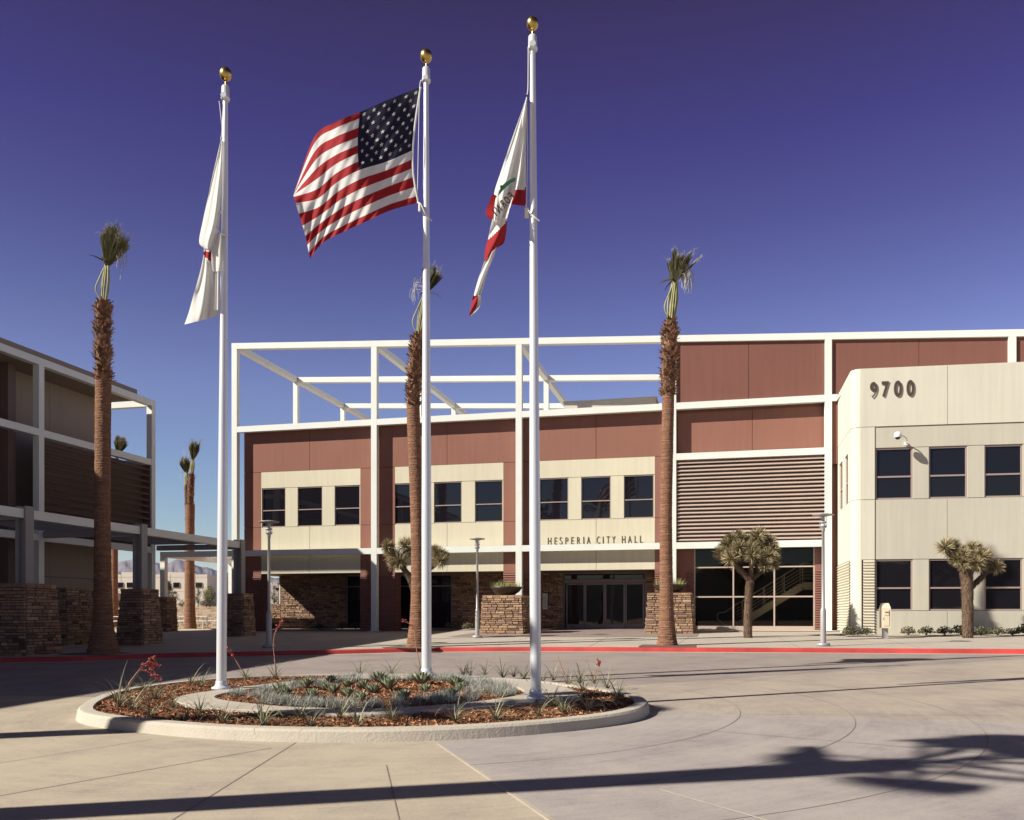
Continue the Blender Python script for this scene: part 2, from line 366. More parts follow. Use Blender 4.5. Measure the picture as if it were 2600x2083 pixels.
m.build('plaza_edge',KCON,label='white concrete edging strip at the back of the plaza',kind='structure')
m=MB(); m.add([onp(-10.6,33.6,.135),onp(-.9,33.6,.135),onp(-.9,42,.135),onp(-10.6,42,.135)],[(0,1,2,3)])
m.build('paver_band',PAVER,label='slate grey pavers in front of the entrance doors',kind='structure')
# joints
def strip(m,a,b,w,h,mi=0):
    a=Vector((a[0],a[1],0));b=Vector((b[0],b[1],0));d=(b-a).normalized();n=Vector((-d.y,d.x,0))*w/2
    m.add([onp(*(a-n)[:2],h),onp(*(b-n)[:2],h),onp(*(b+n)[:2],h),onp(*(a+n)[:2],h)],[(0,1,2,3)],mi)
m=MB()
def rad_line(p0,p1,ext=1.,w=.014,mi=0):
    a=Vector(p0);b=Vector(p1); b=a+(b-a)*ext; strip(m,a,b,w,.004,mi)
rad_line((-3.21,9.79),(-1.29,6.61),1.6,.022,1); rad_line((-.53,7.83),(.32,6.92),2.5,.018,1)
rad_line((-5.0,9.2),(-7.4,3.6),1.2)
for p0,p1,ex in (((-6.77,9.52),(-9.6,2.0),1.),((-4.9,9.6),(-3.9,5.0),1.5),((-8.2,10.2),(-13,6.0),1.),((-3.32,8.47),(-2.4,6.39),2.),((-.21,11.36),(6,8.9),1.6),((-11.88,23.86),(-8.57,18.44),1.),((-1.0,15.2),(1.34,19.35),1.3),((.3,12.98),(9,13.9),1.5)):
    rad_line(p0,p1,ex,.010)
for (cx,cy,r,a0,a1,mi) in ((-4.3,13.0,7.5,-75,60,0),(-4.63,13.18,6.39,-60,60,0),(-4.93,13.2,5.19,-62,60,0)):
    pr=None
    for k in range(61):
        A=math.radians(a0+(a1-a0)*k/60); q=(cx+r*math.cos(A),cy+r*math.sin(A))
        if pr: strip(m,pr,q,.009,.004,mi)
        pr=q
m.build('road_joints',[JOINT,JOINTL],label='saw cut joints radiating and ringing across the concrete drive',kind='structure')
m=MB()
strip(m,(-19.78,37.25),(-13.9,27.4),.02,.134); strip(m,(-9.92,33.91),(-10.6,28),.015,.134); strip(m,(-1.2,33.6),(-1.4,27.5),.015,.134)
for x in (-16.5,-13,-7,-4,2.2,5.5,8.8,12): strip(m,(x,27.2 if x>-9 else 30),(x-.2,33.4),.012,.134)
strip(m,(-16,29.8),(14,29.8),.012,.134); strip(m,(-20,33.4),(16,33.4),.012,.134)
m.build('plaza_joints',JOINT,label='thin joints scored in the plaza paving',kind='structure')
# tree grates at the palms
for (x,y,nm) in ((1059,1643,'middle palm'),(1697,1640,'right palm'),(262,1659,'left palm')):
    c=G(x,y,.13); m=MB(); w=.85
    for k in range(10):
        m.box(c.x-w,c.x+w,c.y-w+k*.17,c.y-w+k*.17+.14,c.z-.01,c.z+.012)
    T=None
    m.build('tree_grate',GRATE,label='rusty square tree grate around the foot of the '+nm,cat='tree grate',group='tree grates')
# ------------------------------------------------------------ island
isl=[(165,1497),(172,1483),(195,1470),(260,1450),(400,1432),(560,1423),(740,1419),(900,1420),(1100,1430),(1250,1446),(1340,1462),(1364,1478),(1330,1497),(1200,1514),(1000,1529),(760,1536),(500,1532),(300,1518),(195,1505)]
pth=[(367,1474),(400,1462),(520,1446),(640,1433),(780,1424),(950,1424),(1080,1431),(1180,1445),(1228,1466),(1180,1476),(1100,1481),(950,1494),(760,1505),(560,1497),(430,1490)]
inn=[(450,1468),(520,1452),(640,1438),(780,1429),(950,1430),(1060,1440),(1105,1458),(1060,1470),(950,1483),(800,1492),(640,1490),(530,1482)]
def rfun(px,h=.15):
    q=[G(x*S_,y*S_,h) for x,y in px]; q=cat([Vector((v.x,v.y,0)) for v in q],8,True)
    pol=sorted((math.atan2(v.y-IC[1],v.x-IC[0]),math.hypot(v.x-IC[0],v.y-IC[1])) for v in q)
    def f(a):
        a=(a+PI)%(2*PI)-PI; prev=(pol[-1][0]-2*PI,pol[-1][1])
        for p in pol+[(pol[0][0]+2*PI,pol[0][1])]:
            if a<=p[0]:
                t=(a-prev[0])/max(1e-6,p[0]-prev[0]); return prev[1]+(p[1]-prev[1])*t
            prev=p
        return pol[0][1]
    g=lambda a:sum(f(a+.05*k) for k in (-2,-1,0,1,2))/5
    return g
rI,rP0,rN0=rfun(isl),rfun(pth),rfun(inn)
rP=lambda a:min(rP0(a),rI(a)-.24); rN=lambda a:min(rN0(a),rP(a)-.35)
def ip(a,r,h): x=IC[0]+r*math.cos(a); y=IC[1]+r*math.sin(a); return (x,y,gz(x,y,h))
NA=160
def ringmesh(m,prof,mi=0):
    for k in range(NA):
        a,b=2*PI*k/NA,2*PI*(k+1)/NA
        for (f0,h0),(f1,h1) in zip(prof[:-1],prof[1:]):
            m.add([ip(a,f0(a),h0),ip(b,f0(b),h0),ip(b,f1(b),h1),ip(a,f1(a),h1)],[(0,1,2,3)],mi,.5,True)
m=MB(); ringmesh(m,[(lambda a:rI(a)+.035,-.01),(lambda a:rI(a)+.012,.12),(lambda a:rI(a)-.02,.148),(lambda a:rI(a)-.06,.152),(lambda a:rI(a)-.19,.152),(lambda a:rI(a)-.2,.06)])
m.build('island_kerb',KCON,label='low cream concrete kerb ringing the planted island',kind='structure')
m=MB(); ringmesh(m,[(rP,.05),(rP,.148),(lambda a:rP(a)-.01,.156),(lambda a:rN(a)+.01,.156),(rN,.148),(rN,.05)])
m.build('island_path',PATH,label='concrete walk looping through the island under the flagpoles',kind='structure')
def bedh(x,y,a,r):
    n=noise.noise(Vector((x*2.2,y*2.2,3)))*.018+noise.noise(Vector((x*7,y*7,9)))*.012
    return .118+n
m=MB(); NR=26
vs=[];fs=[]
for k in range(NA):
    a=2*PI*k/NA; R0=rI(a)-.185
    for j in range(NR+1):
        r=R0*j/NR; x=IC[0]+r*math.cos(a); y=IC[1]+r*math.sin(a); h=bedh(x,y,a,r)
        if rN(a)-.1>r: h+=.05*min(1,(rN(a)-.1-r)*1.2)
        if rP(a)>r>rN(a): h=.09
        vs.append((x,y,gz(x,y,h)))
fs=[(k*(NR+1)+j,k*(NR+1)+j+1,((k+1)%NA)*(NR+1)+j+1,((k+1)%NA)*(NR+1)+j) for k in range(NA) for j in range(NR)]
m.add(vs,fs,0,.5,True)
m.build('mulch_bed',MULCH,label='reddish bark mulch ground filling the island beds',kind='structure')
# chips
m=MB()
for _ in range(19000):
    a=R.uniform(0,2*PI); RR=rI(a)-.2; r=RR*math.sqrt(R.random())
    if rP(a)+.01>r>rN(a)-.01:
        if R.random()>.004: continue
    x=IC[0]+r*math.cos(a); y=IC[1]+r*math.sin(a); h=.155 if rP(a)>r>rN(a) else bedh(x,y,a,r)+(.05*min(1,(rN(a)-.1-r)*1.2) if rN(a)-.1>r else 0)
    c=Vector((x,y,gz(x,y,h+.008))); L=R.uniform(.014,.045); W=L*R.uniform(.25,.5)
    u=Vector((R.gauss(0,1),R.gauss(0,1),R.gauss(0,.45))).normalized(); w=u.cross(Vector((R.gauss(0,.5),R.gauss(0,.5),1))).normalized(); n=u.cross(w)*.006
    m.add([c-u*L-w*W,c+u*L-w*W*.6,c+u*L*.9+w*W,c-u*L*.8+w*W*.8,c+n*2],[(0,1,4),(1,2,4),(2,3,4),(3,0,4)],0,R.random())
m.build('mulch_chips',CHIP,label='loose bark mulch chips strewn over the island beds',cat='mulch',kind='stuff')
# ------------------------------------------------------------ flagpoles
def flagpole(base,top,wb,label,hal_y0,hal_y1):
    # base pixel, top-of-ball pixel
    b=G(base[0],base[1],.156); t=(b-EYE).dot(Vector((-sa,ca,0)))
    H=P(base[0],top[1],t).z-b.z; dx=(P(top[0],top[1],t)-P(base[0],top[1],t))
    e=empty('flagpole',b,label,'flagpole','flagpoles on the island')
    lean=lambda z:b+Vector((dx.x*z/H,dx.y*z/H,z))
    r=wb*t/2250/2
    m=MB(); zs=[0.10,1,2,3,4,5,6,7,8,H-1.0]; zs=[.1+(H-81*t/2250-.1+.02)*k/12 for k in range(13)]
    m.tube([lean(z) for z in zs],[r*(1-.52*max(0,(z/H-.25))/.75) for z in zs],28)
    m.tube([lean(H*.42),lean(H*.42+.012)],[r*(1-.52*.17/.75)*1.015]*2,28)
    m.build('shaft',ALU,e)
    m=MB(); c=b
    m.lathe([(r*1.95,0),(r*1.95,.02),(r*1.75,.035),(r*1.35,.05),(r*1.15,.09),(r*1.12,.13),(r*.9,.14)],c,32); m.build('base_collar',ALU,e)
    tt=lean(H)
    m=MB(); q=lean(H-81*t/2250); rt=r*.5; cs=38*t/2250/.28
    m.lathe([(0,.02),(rt*1.75,0),(rt*1.8,.05*cs),(rt*1.62,.07*cs),(rt*1.55,.25*cs),(rt*1.2,.275*cs),(0,.28*cs)],q-Vector((0,0,.02)),24)
    m.tube([q+Vector((-.0,-.02,.02)),q+Vector((.02,-.10,.03))],.05,12); tr=m.build('truck_cap',ALU,e)
    m=MB(); rb=15.6*t/2250; br=rb*1.08; cz=tt-Vector((0,0,br))
    m.lathe([(0,-br)]+[(rb*math.sin(PI*k/16),-br*math.cos(PI*k/16)) for k in range(1,16)]+[(0,br)],cz,28)
    m.tube([q+Vector((0,0,.24*cs)),cz-Vector((0,0,br*.95))],.012,8); m.build('ball_finial',GOLD,e)
    m=MB()
    L=Vector((-ca,-sa,0))
    p0=lean(H-83*t/2250)+L*rt*1.3+Vector((0,-.05,0)); 
    return e,lean,r,t,L,p0,H
def halyard(e,pts,loop):
    m=MB(); m.tube(cat(pts,6),.008,5); m.build('halyard',ROPE,e)
    if loop: m=MB(); m.tube(cat(loop,6),.013,6); m.build('halyard_tail',ROPE,e)
def grid_flag(ctrl,nu,nv,depth,tofn):
    """bicubic patch: ctrl[v][u] image points -> list of 3D points"""
    rows=[]
    for row in ctrl:
        c=cat([Vector((p[0],p[1],0)) for p in row],nu//(len(row)-1)); rows.append(c)
    out=[]
    ku=len(rows[0])
    cols=[cat([rows[j][i] for j in range(len(rows))],nv//(len(rows)-1)) for i in range(ku)]
    return cols   # cols[u][v]
# middle pole, stars and stripes
eM,leanM,rM,tM,LM,p0M,HM=flagpole((1083,1715),(1082,126),25,'tall silver flagpole in the middle, flying the striped flag',0,0)
K=.3011; FX=lambda x:700+x*K; FY=lambda y:160+y*K
UC=[[(1215,205),(960,306),(710,415),(505,500),(325,628),(158,1090)],
    [(1176,453),(945,545),(692,645),(502,725),(338,838),(152,1112)],
    [(1150,702),(925,800),(700,868),(515,968),(352,1105),(158,1150)],
    [(1153,946),(950,1025),(740,1112),(560,1205),(385,1330),(245,1440)],
    [(1195,1180),(965,1245),(760,1338),(570,1425),(400,1515),(288,1650)]]
cols=grid_flag(UC,50,52,0,None); nu=len(cols)-1; nv=len(cols[0])-1
def us3(u,v,off=0):
    u=max(0,min(1,u))*nu; v=max(0,min(1,v))*nv; i=min(nu-1,int(u)); j=min(nv-1,int(v)); a=u-i;b=v-j
    p=(cols[i][j]*(1-a)+cols[i+1][j]*a)*(1-b)+(cols[i][j+1]*(1-a)+cols[i+1][j+1]*a)*b
    U=u/nu;V=v/nv
    d=-.45*math.sin(U*2.6)*(.6+.4*V)+.16*math.sin(U*9+V*2.2)*U**.5+.05*math.sin(U*19+V*5)+.035*math.sin(V*34-U*52)*min(1,V+.2)*(.35+.65*U)
    d+= .55*max(0,U-.8)*5*max(0,.55-V)*1.6
    return P(FX(p.x),FY(p.y),tM-.03+d+off)
m=MB(); A_=50; B_=52
g=[[us3(i/A_,j/B_) for j in range(B_+1)] for i in range(A_+1)]
vs=[g[i][j] for i in range(A_+1) for j in range(B_+1)]
b0=len(m.v); m.v+=vs
for i in range(A_):
    for j in range(B_):
        s=int((j+.5)/B_*13)
        mi=2 if ((i+.5)/A_<.4 and s<7) else (0 if s%2==0 else 1)
        m.f.append([i*(B_+1)+j,(i+1)*(B_+1)+j,(i+1)*(B_+1)+j+1,i*(B_+1)+j+1]); m.m.append(mi); m.t.append(.5); m.sm.append(True)
for rr in range(9):
    for cc in range(6 if rr%2==0 else 5):
        u=.4*(2*cc+1+(rr%2))/12; v=7/13*(rr+1)/10
        for off in (-.012,.012):
            c=us3(u,v,off); ex=(us3(u+.01,v,off)-us3(u-.01,v,off)).normalized(); ey=(us3(u,v-.01,off)-us3(u,v+.01,off)).normalized()
            rs=.05; pts=[c]+[c+ex*math.sin(k*PI/5)*(rs if k%2==0 else rs*.4)+ey*math.cos(k*PI/5)*(rs if k%2==0 else rs*.4) for k in range(10)]
            m.add(pts,[(0,1+k,1+(k+1)%10) for k in range(10)],1)
hm=[us3(0,k/12)+Vector((.02,0,0)) for k in range(13)]
m.tube(hm,.02,5,1)
m.build('striped_flag',[CRED,CLOTH,CNAVY],label='red and white striped flag with starry navy canton blowing left from the middle pole',cat='flag')
halyard(eM,[p0M,us3(0,0),leanM((us3(0,.5).z-leanM(0).z))+LM*.12+Vector((0,-.1,0)),us3(0,1)],[us3(0,1),us3(0,1)+Vector((.08,-.03,-.05)),leanM(us3(0,1).z-leanM(0).z-.25)+Vector((.03,-.12,0)),leanM(us3(0,1).z-leanM(0).z-.33)-LM*.11])
m=MB(); q=us3(0,1); m.tube([q+Vector((.05,0,-.02)),q+Vector((.05,0,-.18))],.03,8); m.build('counterweight',ROPE,eM)
# right pole, bear-republic style flag hanging
eR,leanR,rR,tR,LR,p0R,HR=flagpole((1360,1773),(1352,44),28,'tallest silver flagpole, at the right end of the island, with limp red hemmed flag',0,0)
K2=.4630
def wp(x,y,d=0): return P(1150+x*K2,30+y*K2,tR-.02+d)
def lerp(a,b,t): return a+(b-a)*t
def cloth_strip(m,left,right,nu,nv,mi_fn,dfn,pf):
    Lc=cat([Vector((p[0],p[1],0)) for p in left],8); Rc=cat([Vector((p[0],p[1],0)) for p in right],8)
    def smp(c,v): x=v*(len(c)-1); i=min(len(c)-2,int(x)); return c[i]+(c[i+1]-c[i])*(x-i)
    b=len(m.v)
    for i in range(nu+1):
        for j in range(nv+1):
            p=smp(Lc,j/nv)*(1-i/nu)+smp(Rc,j/nv)*(i/nu); m.v.append(pf(p.x,p.y,dfn(i/nu,j/nv)))
    for i in range(nu):
        for j in range(nv):
            p=smp(Lc,(j+.5)/nv)*(1-(i+.5)/nu)+smp(Rc,(j+.5)/nv)*((i+.5)/nu)
            m.f.append([b+i*(nv+1)+j,b+i*(nv+1)+j+1,b+(i+1)*(nv+1)+j+1,b+(i+1)*(nv+1)+j]); m.m.append(mi_fn(i/nu,j/nv,p.x,p.y)); m.t.append(.5); m.sm.append(True)
m=MB()
# main hanging body
cloth_strip(m,[(403,465),(372,560),(338,655),(300,765),(262,880),(228,985),(222,1060),(214,1150)],[(406,470),(396,560),(392,650),(378,760),(358,880),(338,985),(318,1060),(296,1135)],16,44,
    lambda u,v,x,y:0,lambda u,v:.10*math.sin(u*7+v*3)+.05*math.sin(u*15-v*4)-.1*u,wp)
# hoist side panel with red foot
cloth_strip(m,[(404,470),(396,560),(388,660),(368,800),(345,960),(318,1056)],[(407,468),(406,560),(402,680),(400,800),(400,960),(399,1067)],10,46,
    lambda u,v,x,y:1 if y>968+(1-u)*12 else 0,lambda u,v:.12+.06*math.sin(u*6+v*2),wp)
# left red corner
cloth_strip(m,[(218,998),(196,1052),(179,1106),(192,1128)],[(242,1012),(238,1052),(228,1098),(214,1150)],6,12,lambda u,v,x,y:1,lambda u,v:-.08+.05*math.sin(v*4),wp)
# lower white then red band then white tail then red tip
cloth_strip(m,[(214,1150),(203,1192),(194,1240),(178,1300),(170,1372)],[(297,1130),(296,1170),(290,1225),(277,1272),(240,1292)],10,24,
    lambda u,v,x,y:1 if (y>1250-u*110) else 0,lambda u,v:.02+.07*math.sin(u*6+v*3),wp)
cloth_strip(m,[(180,1350),(160,1405),(138,1470),(118,1540),(114,1560)],[(240,1290),(222,1350),(190,1430),(164,1520),(152,1556)],10,20,
    lambda u,v,x,y:0,lambda u,v:.06*math.sin(u*7+v*3),wp)
cloth_strip(m,[(112,1556),(102,1596),(98,1630),(88,1668)],[(152,1556),(156,1590),(142,1625),(102,1666)],8,14,
    lambda u,v,x,y:1 if u<.62 else 0,lambda u,v:.04*math.sin(u*7+v*5)-.03,wp)
# green ground patch and mirrored lettering, laid on the cloth both ways
gp=[(246,1012),(252,985),(268,955),(290,935),(318,918),(345,908),(341,930),(318,940),(292,962),(270,985),(254,1005)]
m.add([wp(x,y,-.2) for x,y in gp],[tuple(range(len(gp)))],2)
gp2=[(262,972),(258,960),(264,948),(270,955),(268,965)]
m.add([wp(x,y,-.205) for x,y in gp2],[tuple(range(5))],3)
def letter_on(m,ch,cx,cy,w,h,ang,pf,mi,flip=True,d=-.2):
    v,f=glyph(ch,.0,.03); out=[]
    for x,y,z in v:
        X=((1-x) if flip else x)-.5; Y=y-.5; X*=w;Y*=-h
        out.append(pf(cx+X*math.cos(ang)-Y*math.sin(ang),cy+X*math.sin(ang)+Y*math.cos(ang),d))
    m.add(out,f,mi)
for ch,x,y,w in (('I',228,1102,6),('N',250,1082,22),('R',274,1056,20),('O',298,1034,22),('F',320,1010,16)):
    letter_on(m,ch,x,y,w*1.12,46,math.radians(-42 if ch!='I' else -38),wp,3)
m.build('white_red_flag',[CLOTH,CRED,CGREEN,CBLACK],label='limp white flag with red hem hanging in folds from the right pole',cat='flag')
halyard(eR,[p0R,wp(412,410),wp(407,455)],[wp(400,1060),wp(410,1085),wp(440,1120,-.1),wp(474,1148,-.1)])
m=MB(); m.tube([wp(405,1080),wp(405,1130)],.035,8); m.tube([wp(404,470),wp(410,760),wp(404,1060)],.007,5); m.build('counterweight',ROPE,eR)
# left pole, plain white flag
eL,leanL,rL,tL,LL,p0L,HL=flagpole((562,1749),(573,172),25,'silver flagpole on the left of the island with a limp plain white flag',0,0)
K3=.4057
def cp(x,y,d=0): return P(430+x*K3,150+y*K3,tL+.0+d)
m=MB()
cloth_strip(m,[(322,505),(300,600),(270,730),(238,880),(208,1020),(186,1145),(216,1185)],[(330,505),(330,640),(326,780),(320,930),(310,1060),(285,1140),(262,1192)],14,40,
    lambda u,v,x,y:0,lambda u,v:.12*math.sin(u*5+v*2)+.04*math.sin(u*14+v*3)-.05,cp)
cloth_strip(m,[(216,1180),(212,1235),(190,1340),(150,1480),(120,1590),(94,1662)],[(268,1190),(262,1255),(290,1330),(312,1450),(314,1540),(308,1610)],16,34,
    lambda u,v,x,y:1 if (1205<y-0*u<1262 and x<263 and y<1215+(x-215)*1.0+14) else 0,lambda u,v:.1*math.sin(u*8+v*2)+.04*math.sin(u*17-v*4),cp)
cloth_strip(m,[(298,1100),(268,1190),(262,1270),(272,1330)],[(330,1090),(332,1190),(332,1270),(318,1330)],8,16,lambda u,v,x,y:0,lambda u,v:-.12+.05*math.sin(u*6),cp)
cloth_strip(m,[(292,1300),(286,1440),(284,1570)],[(312,1300),(312,1440),(312,1570)],4,12,lambda u,v,x,y:0,lambda u,v:-.1+.03*math.sin(u*6),cp)
m.build('plain_white_flag',[CLOTH,CRED],label='plain white flag drooping in long folds from the left pole',cat='flag')
halyard(eL,[leanL(HL-90*tL/2250)+Vector((-.07,-.08,0)),cp(330,430),cp(322,505)],[cp(326,950,-.1),cp(292,1010,-.1),cp(300,1060,-.12),cp(330,1098,-.15),cp(368,1104,-.1)])
# ------------------------------------------------------------ island plants
def blade(m,p,az,L,w,el,droop,n=5,mi=0,tone=.5):
    d=Vector((math.cos(az),math.sin(az),0)); s=Vector((-d.y,d.x,0)); q=Vector(p); prev=None; vs=[]
    for k in range(n+1):
        t=k/n; e=el-droop*t*t; ww=w*(1-t)**.6
        if k==n: ww=0.0008
        vs+= [q-s*ww, q+s*ww+Vector((0,0,ww*.4))]
        q=q+(d*math.cos(e)+Vector((0,0,math.sin(e))))*(L/n)
    m.add(vs,[(2*k,2*k+1,2*k+3,2*k+2) for k in range(n)],mi,tone)
YB=[]
for v in range(5):
    m=MB()
    for k in range(24+v*3):
        blade(m,(R.uniform(-.03,.03),R.uniform(-.03,.03),0),R.uniform(0,2*PI),R.uniform(.36,.78),.0075,R.uniform(.45,1.25),R.uniform(1.0,3.0)*(1 if R.random()<.85 else .3),8,0,R.random())
    m_=m
    me=bpy.data.meshes.new('blades'); me.from_pydata(m.v,[],m.f); me.materials.append(YUC)
    at=me.attributes.new('tone','FLOAT','FACE'); at.data.foreach_set('value',m.t); YB.append(me)
yc3=[(325,470,1.25),(415,490,1),(545,540,1),(505,355,.9),(575,420,1),(380,375,.9),(825,315,.9),(890,335,.9),(700,480,.8),(880,510,.9),(1035,580,1),(1195,278,.9),(1400,280,1.05),(1310,600,1.15),(1570,545,.9),(1640,605,.95),(1840,555,1),(1960,600,.9),(790,560,.7),(1980,250,.9),(330,455,.9)]
yc4=[(255,248,1.1),(450,230,.8),(745,258,.9),(790,258,.8),(895,255,.85),(1015,272,1.1),(1090,268,.7),(1160,280,.95),(250,560,.95),(685,580,1.1),(965,560,1.1),(1260,530,.8),(1350,460,.95),(1430,510,.9),(1600,500,1),(1360,292,.9),(1460,325,.8),(1540,310,1.1),(1560,365,.9),(1640,315,.95),(1730,345,1),(1800,410,1),(1290,300,.7)]
allY=[(180+x*.3711,1620+y*.3711,s) for x,y,s in yc3]+[(900+x*.3711,1620+y*.3711,s) for x,y,s in yc4]
YO=[]
def side(x,y):
    c=G(x,y,.13); a=math.atan2(c.y-IC[1],c.x-IC[0]); return c
wh={}
for i,(x,y,s) in enumerate(allY):
    c=G(x,y,.125); o=bpy.data.objects.new('yucca_plant',YB[i%5]); C.objects.link(o)
    o.location=c; o.rotation_euler=(0,0,R.uniform(0,6.28)); s*=.84; o.scale=(s,s,s*R.uniform(.85,1.1))
    tag(o,None,'yucca','grassy yuccas in the island mulch'); YO.append((x,y,o,s))
names={}
def region(x,y):
    if y>1800 or (y>1790 and x<1250): 
        return 'front edge of the island bed'
    if y<1735 and x<1480: return 'back edge of the island bed'
    return 'left end of the island bed' if x<700 else 'right end of the island bed'
reg={}
for q in YO: reg.setdefault(region(q[0],q[1]),[]).append(q)
ordn=['first','second','third','fourth','fifth','sixth','seventh','eighth','ninth','tenth','eleventh','twelfth','thirteenth','fourteenth','fifteenth','sixteenth','seventeenth','eighteenth','nineteenth','twentieth']
for rg,L in reg.items():
    L.sort(key=lambda q:q[0])
    for i,q in enumerate(L):
        sz='large' if q[3]>1.05 else ('small' if q[3]<.85 else 'spidery')
        q[2]['label']=('%s yucca, %s from the left along the %s'%(sz,ordn[i],rg))
def near(x,y): return min(YO,key=lambda q:(q[0]-x)**2+(q[1]-y)**2)[2]
def stalk(base,pts,bloom,label=None,branches=0):
    o=near(*base); b=o.location.copy(); t=(b-EYE).dot(Vector((-sa,ca,0)))
    W=[b+Vector((0,0,.05))]+[P(x,y,t) for x,y in pts]; W=cat(W,8)
    inv=Matrix.LocRotScale(o.location,o.rotation_euler,o.scale).inverted()
    m=MB(lambda q:inv@q); m.tube(W,[.011*(1-.6*k/len(W)) for k in range(len(W))],6,0)
    def buds(path,n,sp):
        for _ in range(n):
            k=R.random(); p=path[min(len(path)-1,int(k*len(path)))]+Vector((R.gauss(0,sp),R.gauss(0,sp),R.gauss(0,sp)))
            d=Vector((R.gauss(0,1),R.gauss(0,1),R.gauss(0,1)+.3)).normalized(); s=d.orthogonal().normalized()*.009; u=d.cross(s); L_=.03
            m.add([p-s,p+s,p+d*L_+s*1.2+u,p+d*L_-s*1.2+u,p+u*1.2],[(0,1,2,3),(0,4,3),(1,2,4)],1,R.random())
    if bloom:
        n=len(W); buds(W[int(n*(1-bloom)):],46,.013)
        for k in range(branches):
            s0=W[int(n*(1-bloom)+n*bloom*(k/branches)*.8)]; e=W[-1]+Vector((R.uniform(-.1,.12),0,R.uniform(-.34,.08)))+Vector((.1*k/branches,0,-.12*(branches-k)/branches))
            br=cat([s0,lerp(s0,e,.5)+Vector((0,0,.03)),e],6); m.tube(br,.004,4,1); buds(br[4:],30,.011)
    inv_pts=m.v; me_o=MB(); me_o.v=m.v;me_o.f=m.f;me_o.m=m.m;me_o.t=m.t;me_o.sm=m.sm
    me=bpy.data.meshes.new('flower_stalk'); me.from_pydata(m.v,[],m.f); me.materials.append(STALK); me.materials.append(REDF)
    me.polygons.foreach_set('material_index',m.m); at=me.attributes.new('tone','FLOAT','FACE'); at.data.foreach_set('value',m.t)
    so=bpy.data.objects.new('flower_stalk',me); C.objects.link(so); so.parent=o
stalk((310,1760),[(335,1725),(362,1692),(392,1666)],.42,branches=5)
stalk((620,1722),[(606,1690),(592,1665),(577,1646)],.42)
stalk((699,1722),[(698,1680),(694,1640),(699,1605),(712,1585),(716,1572)],.35)
stalk((1064,1709),[(1062,1670),(1056,1640),(1051,1600),(1040,1586),(1022,1575)],.3)
stalk((1515,1730),[(1519,1705),(1520,1690),(1521,1679)],.3)
stalk((1430,1728),[(1424,1690),(1417,1668)],0)
# agaves
def agave_mesh(nl):
    m=MB()
    for k in range(nl):
        az=k*2.4; f=k/nl; el=1.45-.95*f; L=.16+.05*f; w=.028; d=Vector((math.cos(az),math.sin(az),0)); s=Vector((-d.y,d.x,0)); q=Vector((0,0,.01)); vs=[]
        for j in range(6):
            t=j/5; ww=w*(.75+1.1*t-1.9*t*t*t if t<.8 else .95*(1-t)*2.2); e=el+.25*t; up=(-d*math.sin(e)+Vector((0,0,math.cos(e))))
            ww=max(ww,.001); vs+=[q-s*ww+up*ww*.35,q-up*ww*.35,q+s*ww+up*ww*.35]; q=q+(d*math.cos(e)+Vector((0,0,math.sin(e))))*(L/5)
        tn=R.random()
        m.add(vs,[f2 for j in range(5) for f2 in ((3*j,3*j+1,3*j+4,3*j+3),(3*j+1,3*j+2,3*j+5,3*j+4),(3*j,3*j+3,3*j+5,3*j+2))],0,tn)
    me=bpy.data.meshes.new('leaves'); me.from_pydata(m.v,[],m.f); me.materials.append(AGA); at=me.attributes.new('tone','FLOAT','FACE'); at.data.foreach_set('value',m.t); return me
AG=[agave_mesh(n) for n in (26,32,38)]
ag=[(180+x*.3711,1620+y*.3711) for x,y in [(1425,395),(1465,405),(1612,345),(1650,422),(1738,365),(1785,312),(1795,385),(1892,345),(1900,412),(1985,432),(1990,352),(2070,382),(2110,305)]]+[(900+x*.3711,1620+y*.3711) for x,y in [(125,385),(165,308),(232,362),(335,425),(455,325),(485,375),(665,410),(690,335),(725,368)]]
ag.sort()
for i,(x,y) in enumerate(ag):
    o=bpy.data.objects.new('agave',AG[i%3]); C.objects.link(o); o.location=G(x,y,.16); o.rotation_euler=(R.uniform(-.1,.1),R.uniform(-.1,.1),R.uniform(0,6)); s=R.uniform(.85,1.15)*(1.35 if i in (0,13,15,17) else 1); o.scale=(s,s,s)
    o['label']='%s agave rosette, %s from the left in the middle of the island'%('blue green' if i%2 else 'grey green',ordn[i] if i<20 else ['twenty-first','twenty-second','twenty-third','twenty-fourth'][i-20]); o['category']='agave'; o['group']='agaves in the centre of the island bed'
for i,nm in enumerate(ag): pass
# fescue
m=MB()
cl=[]
for k in range(150):
    a=R.uniform(0,2*PI); r=rN(a)-(R.uniform(.1,.45) if (math.cos(a)<.5 and math.cos(a)>-.75) else R.uniform(.1,.9))
    if -2.4<a-PI*0<0: pass
    x=IC[0]+r*math.cos(a); y=IC[1]+r*math.sin(a); cl.append((x,y))
for x,y in cl:
    n=120; s=R.uniform(.75,1.2)
    for _ in range(n):
        blade(m,(x+R.gauss(0,.05),y+R.gauss(0,.05),gz(x,y,.14)),R.uniform(0,6.28),R.uniform(.10,.19)*s,.0028,R.uniform(.35,1.5),R.uniform(.2,1.3),3,0,R.random())
m.build('blue_fescue',FESC,label='powdery blue fescue grass edging the inner island bed',cat='grass',kind='stuff')
